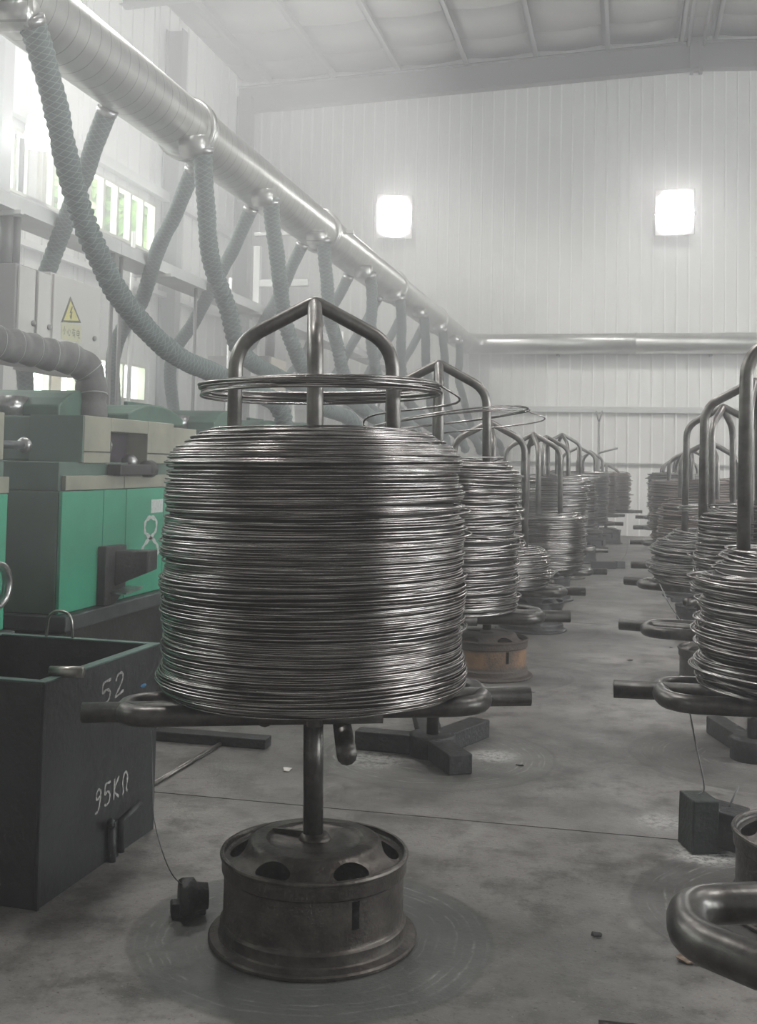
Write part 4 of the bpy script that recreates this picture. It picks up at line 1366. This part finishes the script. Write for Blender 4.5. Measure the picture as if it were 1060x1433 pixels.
MB().box((-0.02, on_x(88, 300, TX).y - ty0, th_ + 0.005), (0.0, on_x(104, 300, TX).y - ty0, th_ + 0.03)).build('joint_plate', M['conduit'], tray)

ctz = on_x(50, 376, TX).z
cbz = on_x(60, 512, TX).z


def cabinet(py0, py1, z0, z1, depth, label, material='cabinet', sign=False, edge=True):
    root = tag(empty('control_cabinet', (TX, py0, z0)), label, 'cabinet')
    L_, h_ = py1 - py0, z1 - z0
    MB().box((-depth, 0, 0), (-0.012, L_, h_)).build('body', M['cabinet_edge' if edge else material], root, 0.006)
    MB().box((-0.011, 0.025, 0.015), (0.008, L_ - 0.01, h_ - 0.012)).build('door', M[material], root, 0.004)
    MB().lathe([(0, 0), (0.02, 0), (0.022, 0.012), (0.012, 0.022), (0, 0.022)], 12, axis='x', center=(0.008, L_ * 0.86, h_ * 0.42)).build('lock', M['cabinet_edge'], root)
    if sign:
        return root
    return root


ycab = lambda px: on_x(px, 440, TX).y
cabinet(ycab(22), ycab(48), cbz, ctz, 0.3, 'narrow pale control cabinet under the cable tray, leftmost of the three')
cabinet(ycab(49), ycab(70), cbz, ctz, 0.3, 'pale control cabinet in the middle between its narrow neighbour and the warning-sign door')
sc = cabinet(ycab(71), ycab(140), cbz - 0.02, ctz + 0.02, 0.3, 'pale control cabinet with the yellow triangular electric warning sign', edge=False)
sy0 = ycab(71)
sz0 = cbz - 0.02


def sgn(px, py):
    p = on_x(px, py, TX + 0.012)
    return p.y - sy0, p.z - sz0


a, b, c_ = sgn(86, 451), sgn(114, 452), sgn(99, 415)
MB().prism([a, b, c_], 'x', 0.008, 0.010).build('sign_border', M['sign_ink'], sc)
ctr = ((a[0] + b[0] + c_[0]) / 3, (a[1] + b[1] + c_[1]) / 3)
inn = [(ctr[0] + (p[0] - ctr[0]) * 0.76, ctr[1] + (p[1] - ctr[1]) * 0.76) for p in (a, b, c_)]
MB().prism(inn, 'x', 0.010, 0.0115).build('sign_field', M['sign_yellow'], sc)
sw, shh = b[0] - a[0], c_[1] - a[1]
bolt = [(0.02, 0.34), (-0.09, 0.02), (-0.01, 0.05), (-0.05, -0.12), (-0.09, -0.09), (-0.01, -0.26), (0.05, -0.06), (0.015, -0.09), (0.06, 0.12), (-0.01, 0.09), (0.07, 0.32)]
MB().prism([(ctr[0] + x * sw * 0.9, ctr[1] + y * shh * 0.8) for x, y in bolt], 'x', 0.0115, 0.0125).build('sign_bolt', M['sign_ink'], sc)
d0, d1 = sgn(86, 474), sgn(114, 456)
MB().prism([(d0[0], d0[1]), (d1[0], d0[1]), (d1[0], d1[1]), (d0[0], d1[1])], 'x', 0.008, 0.010).build('sign_strip', M['sign_pale'], sc)
CH = [
    [[(0.5, 1.0), (0.5, 0.05), (0.35, 0.12)], [(0.25, 0.7), (0.05, 0.3)], [(0.75, 0.7), (0.95, 0.3)]],
    [[(0.15, 0.55), (0.05, 0.2)], [(0.3, 0.7), (0.35, 0.1), (0.7, 0.05), (0.75, 0.3)], [(0.5, 0.85), (0.6, 0.6)], [(0.8, 0.7), (0.95, 0.4)]],
    [[(0.05, 0.8), (0.95, 0.8)], [(0.5, 1.0), (0.05, 0.3)], [(0.35, 0.55), (0.35, 0.0)], [(0.35, 0.55), (0.85, 0.55), (0.85, 0.0), (0.7, 0.05)], [(0.35, 0.35), (0.85, 0.35)], [(0.35, 0.18), (0.85, 0.18)]],
    [[(0.15, 0.8), (0.85, 0.8), (0.85, 0.3), (0.15, 0.3), (0.15, 0.8)], [(0.15, 0.55), (0.85, 0.55)], [(0.5, 1.0), (0.5, 0.1), (0.7, 0.02), (0.98, 0.05), (0.98, 0.2)]],
]
cw = (d1[0] - d0[0]) * 0.19
GL2 = CH
for ci, chs in enumerate(CH):
    m_ = MB()
    for st in chs:
        for p, q in zip(st[:-1], st[1:]):
            A = np.array([d0[0] + (d1[0] - d0[0]) * (0.05 + 0.235 * ci) + p[0] * cw, d0[1] + (d1[1] - d0[1]) * (0.25 + 0.5 * p[1])])
            B = np.array([d0[0] + (d1[0] - d0[0]) * (0.05 + 0.235 * ci) + q[0] * cw, d0[1] + (d1[1] - d0[1]) * (0.25 + 0.5 * q[1])])
            T = (B - A) / (np.linalg.norm(B - A) + 1e-9)
            N = np.array([-T[1], T[0]]) * 0.0024
            m_.add([(0.0106, *(A + N)), (0.0106, *(A - N)), (0.0106, *(B - N)), (0.0106, *(B + N))], [(0, 1, 2, 3)])
    m_.build('sign_character', M['sign_ink'], sc)
# conduits from tray down to cabinets and to the machines
CON = ((26, 300, 372, 0.045, 'thick grey conduit from the cable tray to the leftmost cabinet'), (40, 305, 376, 0.03, 'thinner grey conduit right of the thick one above the cabinets'))
for px, pa, pb, r_, lab in CON:
    y = ycab(px)
    tag(MB().tube([(0, 0, 0), (0, 0, tz0 - ctz)], r_, 12).build('conduit', M['conduit'], loc=(TX - 0.12, y, ctz)), lab, 'conduit', 'conduits under the cable tray')
for px, lab in ((163, 'left of two thin grey rods dropping from the tray behind the green machine'), (175, 'right of two thin grey rods dropping from the tray behind the green machine'),
                (280, 'thin grey rod dropping from the tray just left of the near arch')):
    y = ycab(px)
    tag(MB().tube([(0, 0, 0), (0, 0, tz0)], 0.018, 8).build('conduit', M['conduit'], loc=(TX - 0.05, y, 0)), lab, 'conduit', 'conduits under the cable tray')
y = ycab(392)
qb = on_x(392, 502, TX)
tag(MB().tube([(0, 0, 0), (0, 0, tz0 - qb.z)], 0.06, 12).build('conduit', M['conduit'], loc=(TX - 0.12, y, qb.z)), 'stout grey conduit seen through the near arch above a cream cabinet', 'conduit', 'conduits under the cable tray')
qa = on_x(392, 560, TX)
cc = cabinet(ycab(380), ycab(402), qa.z, qb.z, 0.8, 'cream cabinet on the rack seen through the near arch', 'cabinet_cream')
# bracket frame carrying the duct
bp = at(360, 400, 12.6)
bf = tag(empty('duct_support', (bp.x, bp.y, 0)), 'pale post and arm bracing the duct above the near arch', 'bracket')
MB().box((-0.04, -0.04, 0), (0.04, 0.04, at(360, 345, 12.6).z)).build('post', M['tray'], bf, 0.004)
zz = at(360, 397, 12.6).z
MB().box((0.04, -0.035, zz - 0.04), (at(432, 397, 12.6).x - bp.x, 0.035, zz + 0.04)).build('arm', M['tray'], bf, 0.004)
zz = at(400, 325, 12.6).z
MB().box((-0.04, -0.035, zz - 0.04), (DX - bp.x + 0.3, 0.035, zz + 0.0)).build('arm', M['tray'], bf, 0.004)

# ------------------------------------------------------------------ drag weights, wires, scraps
def wire(name, pts, label, r=0.0025, group=None, cat='wire'):
    P_ = [Vector(p) for p in pts]
    b = P_[-1].copy()
    P_ = [p - b for p in P_]
    path = spline(P_, 8) if len(P_) > 2 else P_
    o = MB().tube(path, r, 6).build(name, M['conduit'], loc=b)
    return tag(o, label, cat, group)


def block(name, px, py, size, rz, material, label, extra_=None, tilt=(0, 0), group='drag weights on the floor'):
    p = on_z(px, py)
    root = tag(empty(name, (p.x, p.y, 0), rz), label, 'weight', group)
    if tilt != (0, 0):
        root.rotation_euler = (tilt[0], tilt[1], rz)
    sx, sy, sz = size
    MB().box((-sx / 2, -sy / 2, 0.001), (sx / 2, sy / 2, sz)).build('weight_body', M[material], root, 0.006)
    return root


w1 = tag(empty('drag_weight', on_z(270, 1282), 0.5), 'small black round lump on a wire left of the truck wheel', 'weight', 'drag weights on the floor')
MB().lathe([(0, -0.045), (0.055, -0.045), (0.06, -0.035), (0.06, 0.0), (0.045, 0.01), (0.04, 0.045), (0.0, 0.045)], 18, axis='x', center=(0, 0, 0.06)).build('weight_body', M['block'], w1)
MB().box((-0.07, -0.02, 0.005), (0.04, 0.03, 0.05)).build('weight_foot', M['block'], w1, 0.006)
t1 = at(212, 1022, 3.3)
wire('drag_wire', [t1, at(214, 1100, 3.27), at(218, 1158, 3.25), at(240, 1222, 3.3), on_z(268, 1278) + Vector((0, 0, 0.07))], 'thin wire from the near tray down to the small black lump', 0.002, 'drag wires')
w2 = tag(empty('drag_weight', on_z(985, 1185), 0.0), 'pair of black iron blocks hooked together right of the aisle', 'weight', 'drag weights on the floor')
b_ = MB().box((-0.085, -0.09, 0.002), (0.02, 0.05, 0.2)).build('weight_body', M['block_green'], w2, 0.006)
b_.rotation_euler = (0, 0.03, 0.35)
b_ = MB().box((0.0, -0.06, 0.03), (0.14, 0.1, 0.165)).build('weight_body', M['block'], w2, 0.006)
b_.rotation_euler = (0, 0.12, -0.25)
MB().tube([(0.09, 0.02, 0.14), (0.13, 0.02, 0.235)], 0.004, 6).build('hook_rod', M['conduit'], w2)
wb = w2.location + Vector((-0.02, -0.02, 0.2))
wire('drag_wire', [at(962, 975, 4.0), at(974, 1040, 3.98), at(986, 1100, 3.98), wb], 'kinked wire from the right tray down to the pair of iron blocks', 0.0028, 'drag wires')
block('drag_weight', 950, 842, (0.16, 0.12, 0.05), 0.1, 'block', 'small flat block on the floor before the third right stand')
block('drag_weight', 845, 795, (0.35, 0.18, 0.1), 0.1, 'block', 'dark lump beside the fifth left stand at the aisle')
block('drag_weight', 868, 795, (0.12, 0.12, 0.1), 0.3, 'block', 'small dark lump at the end of a floor wire in the aisle')
wire('drag_wire', [on_z(868, 793) + Vector((0, 0, 0.08)), on_z(877, 775) + Vector((0, 0, 0.03)), on_z(880, 752) + Vector((0, 0, 0.01))], 'thin curved wire trailing along the far aisle floor', 0.006, 'drag wires')
wire('drag_wire', [at(924, 818, 7.4), at(940, 850, 7.1), on_z(962, 882) + Vector((0, 0, 0.01))], 'thin wire slanting down from the low tray on the right', 0.0035, 'drag wires')
wire('drag_wire', [at(1026, 980, 3.95), at(1042, 1002, 4.1), on_z(1058, 1018) + Vector((0, 0, 0.06))], 'short wire from the right tray to the base bar of the second loaded stand', 0.0028, 'drag wires')
# flat bar and rod on the floor behind the near stand
q = on_z(300, 1040)
o = MB().box((-0.32, -0.05, 0.001), (0.29, 0.05, 0.05)).build('flat_bar', M['block'], bevel=0.004, loc=(q.x, q.y, 0))
tag(o, 'black flat bar lying on the floor behind the crate', 'bar')
a, b = on_z(214, 1101), on_z(322, 1036)
d_ = b - a
o = MB().tube([(0, 0, 0.0), (d_.x, d_.y, 0.0)], 0.011, 8).build('floor_rod', M['tube_light'], loc=(a.x, a.y, 0.0115))
tag(o, 'thin steel rod lying on the floor behind the crate', 'rod')


# thin forked pole before the far wall
q = at(838, 660, 20.6)
fp = tag(empty('thin_pole', (q.x, 20.6, 0)), 'thin dark pole with a forked top standing before the far wall', 'pole')
zt_p = at(838, 590, 20.6).z
MB().tube([(0, 0, 0), (0, 0, zt_p)], 0.022, 8).build('post', M['conduit'], fp)
MB().tube([(0, 0, zt_p - 0.02), (-0.05, 0, zt_p + 0.2)], 0.014, 6).build('prong', M['conduit'], fp)
MB().tube([(0, 0, zt_p - 0.02), (0.06, 0, zt_p + 0.2)], 0.014, 6).build('prong', M['conduit'], fp)
MB().tube([(0, -0.02, at(838, 634, 20.6).z), (0.34, -0.02, at(862, 627, 20.6).z)], 0.018, 6).build('side_arm', M['conduit'], fp)

# scraps
def scrap(name, px, py, size, material, label, cat, seed):
    r = random.Random(seed)
    p = on_z(px, py)
    n = 7
    top, bot = [], []
    for i in range(n):
        a = 2 * PI * i / n
        k = r.uniform(0.6, 1.1)
        top.append((size[0] * k * math.cos(a) / 2, size[1] * k * math.sin(a) / 2, 0.004 + r.uniform(0, size[2])))
    bot = [(x, y, max(0.0005, z - 0.003)) for x, y, z in top]
    v = top + bot
    f = [tuple(range(n)), tuple(range(n, 2 * n))[::-1]] + [(i, n + i, n + (i + 1) % n, (i + 1) % n) for i in range(n)]
    o = MB().add(v, f).build(name, M[material], loc=(p.x, p.y, 0))
    return tag(o, label, cat)


scrap('paper_scrap', 402, 1078, (0.055, 0.06, 0.008), 'paper', 'small white paper scrap on the floor behind the near stand pole', 'scrap', 1)
scrap('card_scrap', 967, 1346, (0.1, 0.06, 0.016), 'card', 'torn brown card scrap on the floor under the bent tube at lower right', 'scrap', 2)
scrap('metal_chip', 835, 1311, (0.05, 0.03, 0.012), 'chip', 'dark curled chip alone on the bare floor near the lower right', 'chip', 3)
scrap('metal_chip', 940, 907, (0.03, 0.03, 0.01), 'chip', 'small dark chip in the aisle left of the dark coil at the right edge', 'chip', 4)
scrap('metal_chip', 882, 925, (0.05, 0.03, 0.008), 'chip', 'flat dark chip in the aisle left of the right-hand tray stub', 'chip', 5)
scrap('metal_chip', 745, 970, (0.04, 0.03, 0.008), 'chip', 'small dark chip on the floor right of the rusty wheel', 'chip', 6)
scrap('metal_chip', 727, 1072, (0.06, 0.02, 0.008), 'chip', 'long dark sliver beside the base of iron bars', 'chip', 7)
q = on_z(919, 745)
o = MB()
v, f, _ = tube_arrays(spline([(-0.25, 0, 0.1), (-0.1, 0.02, 0.13), (0.1, -0.02, 0.14), (0.28, 0, 0.08)], 6), np.interp(np.linspace(0, 1, 19), [0, .15, .5, .85, 1], [0.03, .1, .13, .1, .03]), 10)
o.add(v, f, True)
tag(o.build('sack', M['green_cloth'], loc=(q.x, 19.0, 0)), 'small green sack on the floor at the far end of the right row', 'sack')

# ------------------------------------------------------------------ trees outside the upper windows
def tree(x, y, h_, r_, label, seed):
    r = np.random.default_rng(seed)
    root = tag(empty('leafy_tree', (x, y, 0)), label, 'tree', 'trees outside the left windows')
    MB().tube(spline([(0, 0, 0), (0.1, 0.1, h_ * 0.4), (-0.1, 0, h_ * 0.7), (0, 0.1, h_ * 0.92)], 6), np.linspace(0.18, 0.04, 19), 8).build('trunk', M['bark'], root)
    n = 3600
    d = r.normal(size=(n, 3))
    d /= np.linalg.norm(d, axis=1)[:, None]
    rad = r.uniform(0.35, 1.0, n) ** 0.5
    C = d * rad[:, None] * np.array([r_, r_, h_ * 0.27]) + np.array([0, 0, h_ * 0.78])
    C += 0.25 * np.sin(C[:, [1, 2, 0]] * 3.0)
    A = r.normal(size=(n, 3))
    A /= np.linalg.norm(A, axis=1)[:, None]
    B = np.cross(A, r.normal(size=(n, 3)))
    B /= np.linalg.norm(B, axis=1)[:, None]
    s = r.uniform(0.12, 0.24, n)[:, None]
    V = np.stack([C - A * s * 1.5, C + B * s * 0.6, C + A * s * 1.5, C - B * s * 0.6], 1).reshape(-1, 3)
    m_ = MB()
    m_.v = [tuple(p) for p in V]
    m_.n = len(V)
    m_.f = [[4 * i, 4 * i + 1, 4 * i + 2, 4 * i + 3] for i in range(n)]
    m_.s = [False] * n
    m_.uv = [None] * n
    o = m_.build('foliage', M['leaf'], root)
    o['kind'] = 'stuff'


tree(-13.5, 24.0, 10.0, 1.9, 'leafy green tree seen through the lower left panes of the first upper window', 1)
tree(-13.2, 29.0, 9.6, 1.9, 'leafy green tree seen through the middle panes of the upper windows', 2)
tree(-14.5, 34.0, 10.4, 2.2, 'leafy green tree seen through the right-hand panes of the upper windows', 3)

# ------------------------------------------------------------------ haze: thin smoke filling the hall
hz = bpy.data.materials.new('workshop_haze')
hz.use_nodes = True
nt = hz.node_tree
nt.nodes.remove(nt.nodes['Principled BSDF'])
vs = nt.nodes.new('ShaderNodeVolumeScatter')
vs.inputs['Color'].default_value = (0.97, 0.98, 1.0, 1)
vs.inputs['Density'].default_value = 0.023
vs.inputs['Anisotropy'].default_value = 0.45
nt.links.new(vs.outputs[0], nt.nodes['Material Output'].inputs['Volume'])
o = MB().box((WALL_L + 0.45, WALL_B + 0.3, 0.02), (WALL_R - 0.45, WALL_F - 0.05, 7.8)).build('haze', hz)
tag(o, 'thin white smoke haze filling the whole hall', 'haze', kind='stuff')
sm = hz.copy()
sm.name = 'machine_smoke_glare'
sm.node_tree.nodes['Volume Scatter'].inputs['Density'].default_value = 0.05  # extra haze added to lift the machine fronts the way window glare does
o = MB().box((WALL_L + 0.5, 2.6, 1.0), (-1.7, WALL_F - 0.06, 5.4)).build('smoke', sm)
tag(o, 'denser white smoke added over the line of machines, standing in for glare', 'smoke', kind='stuff')
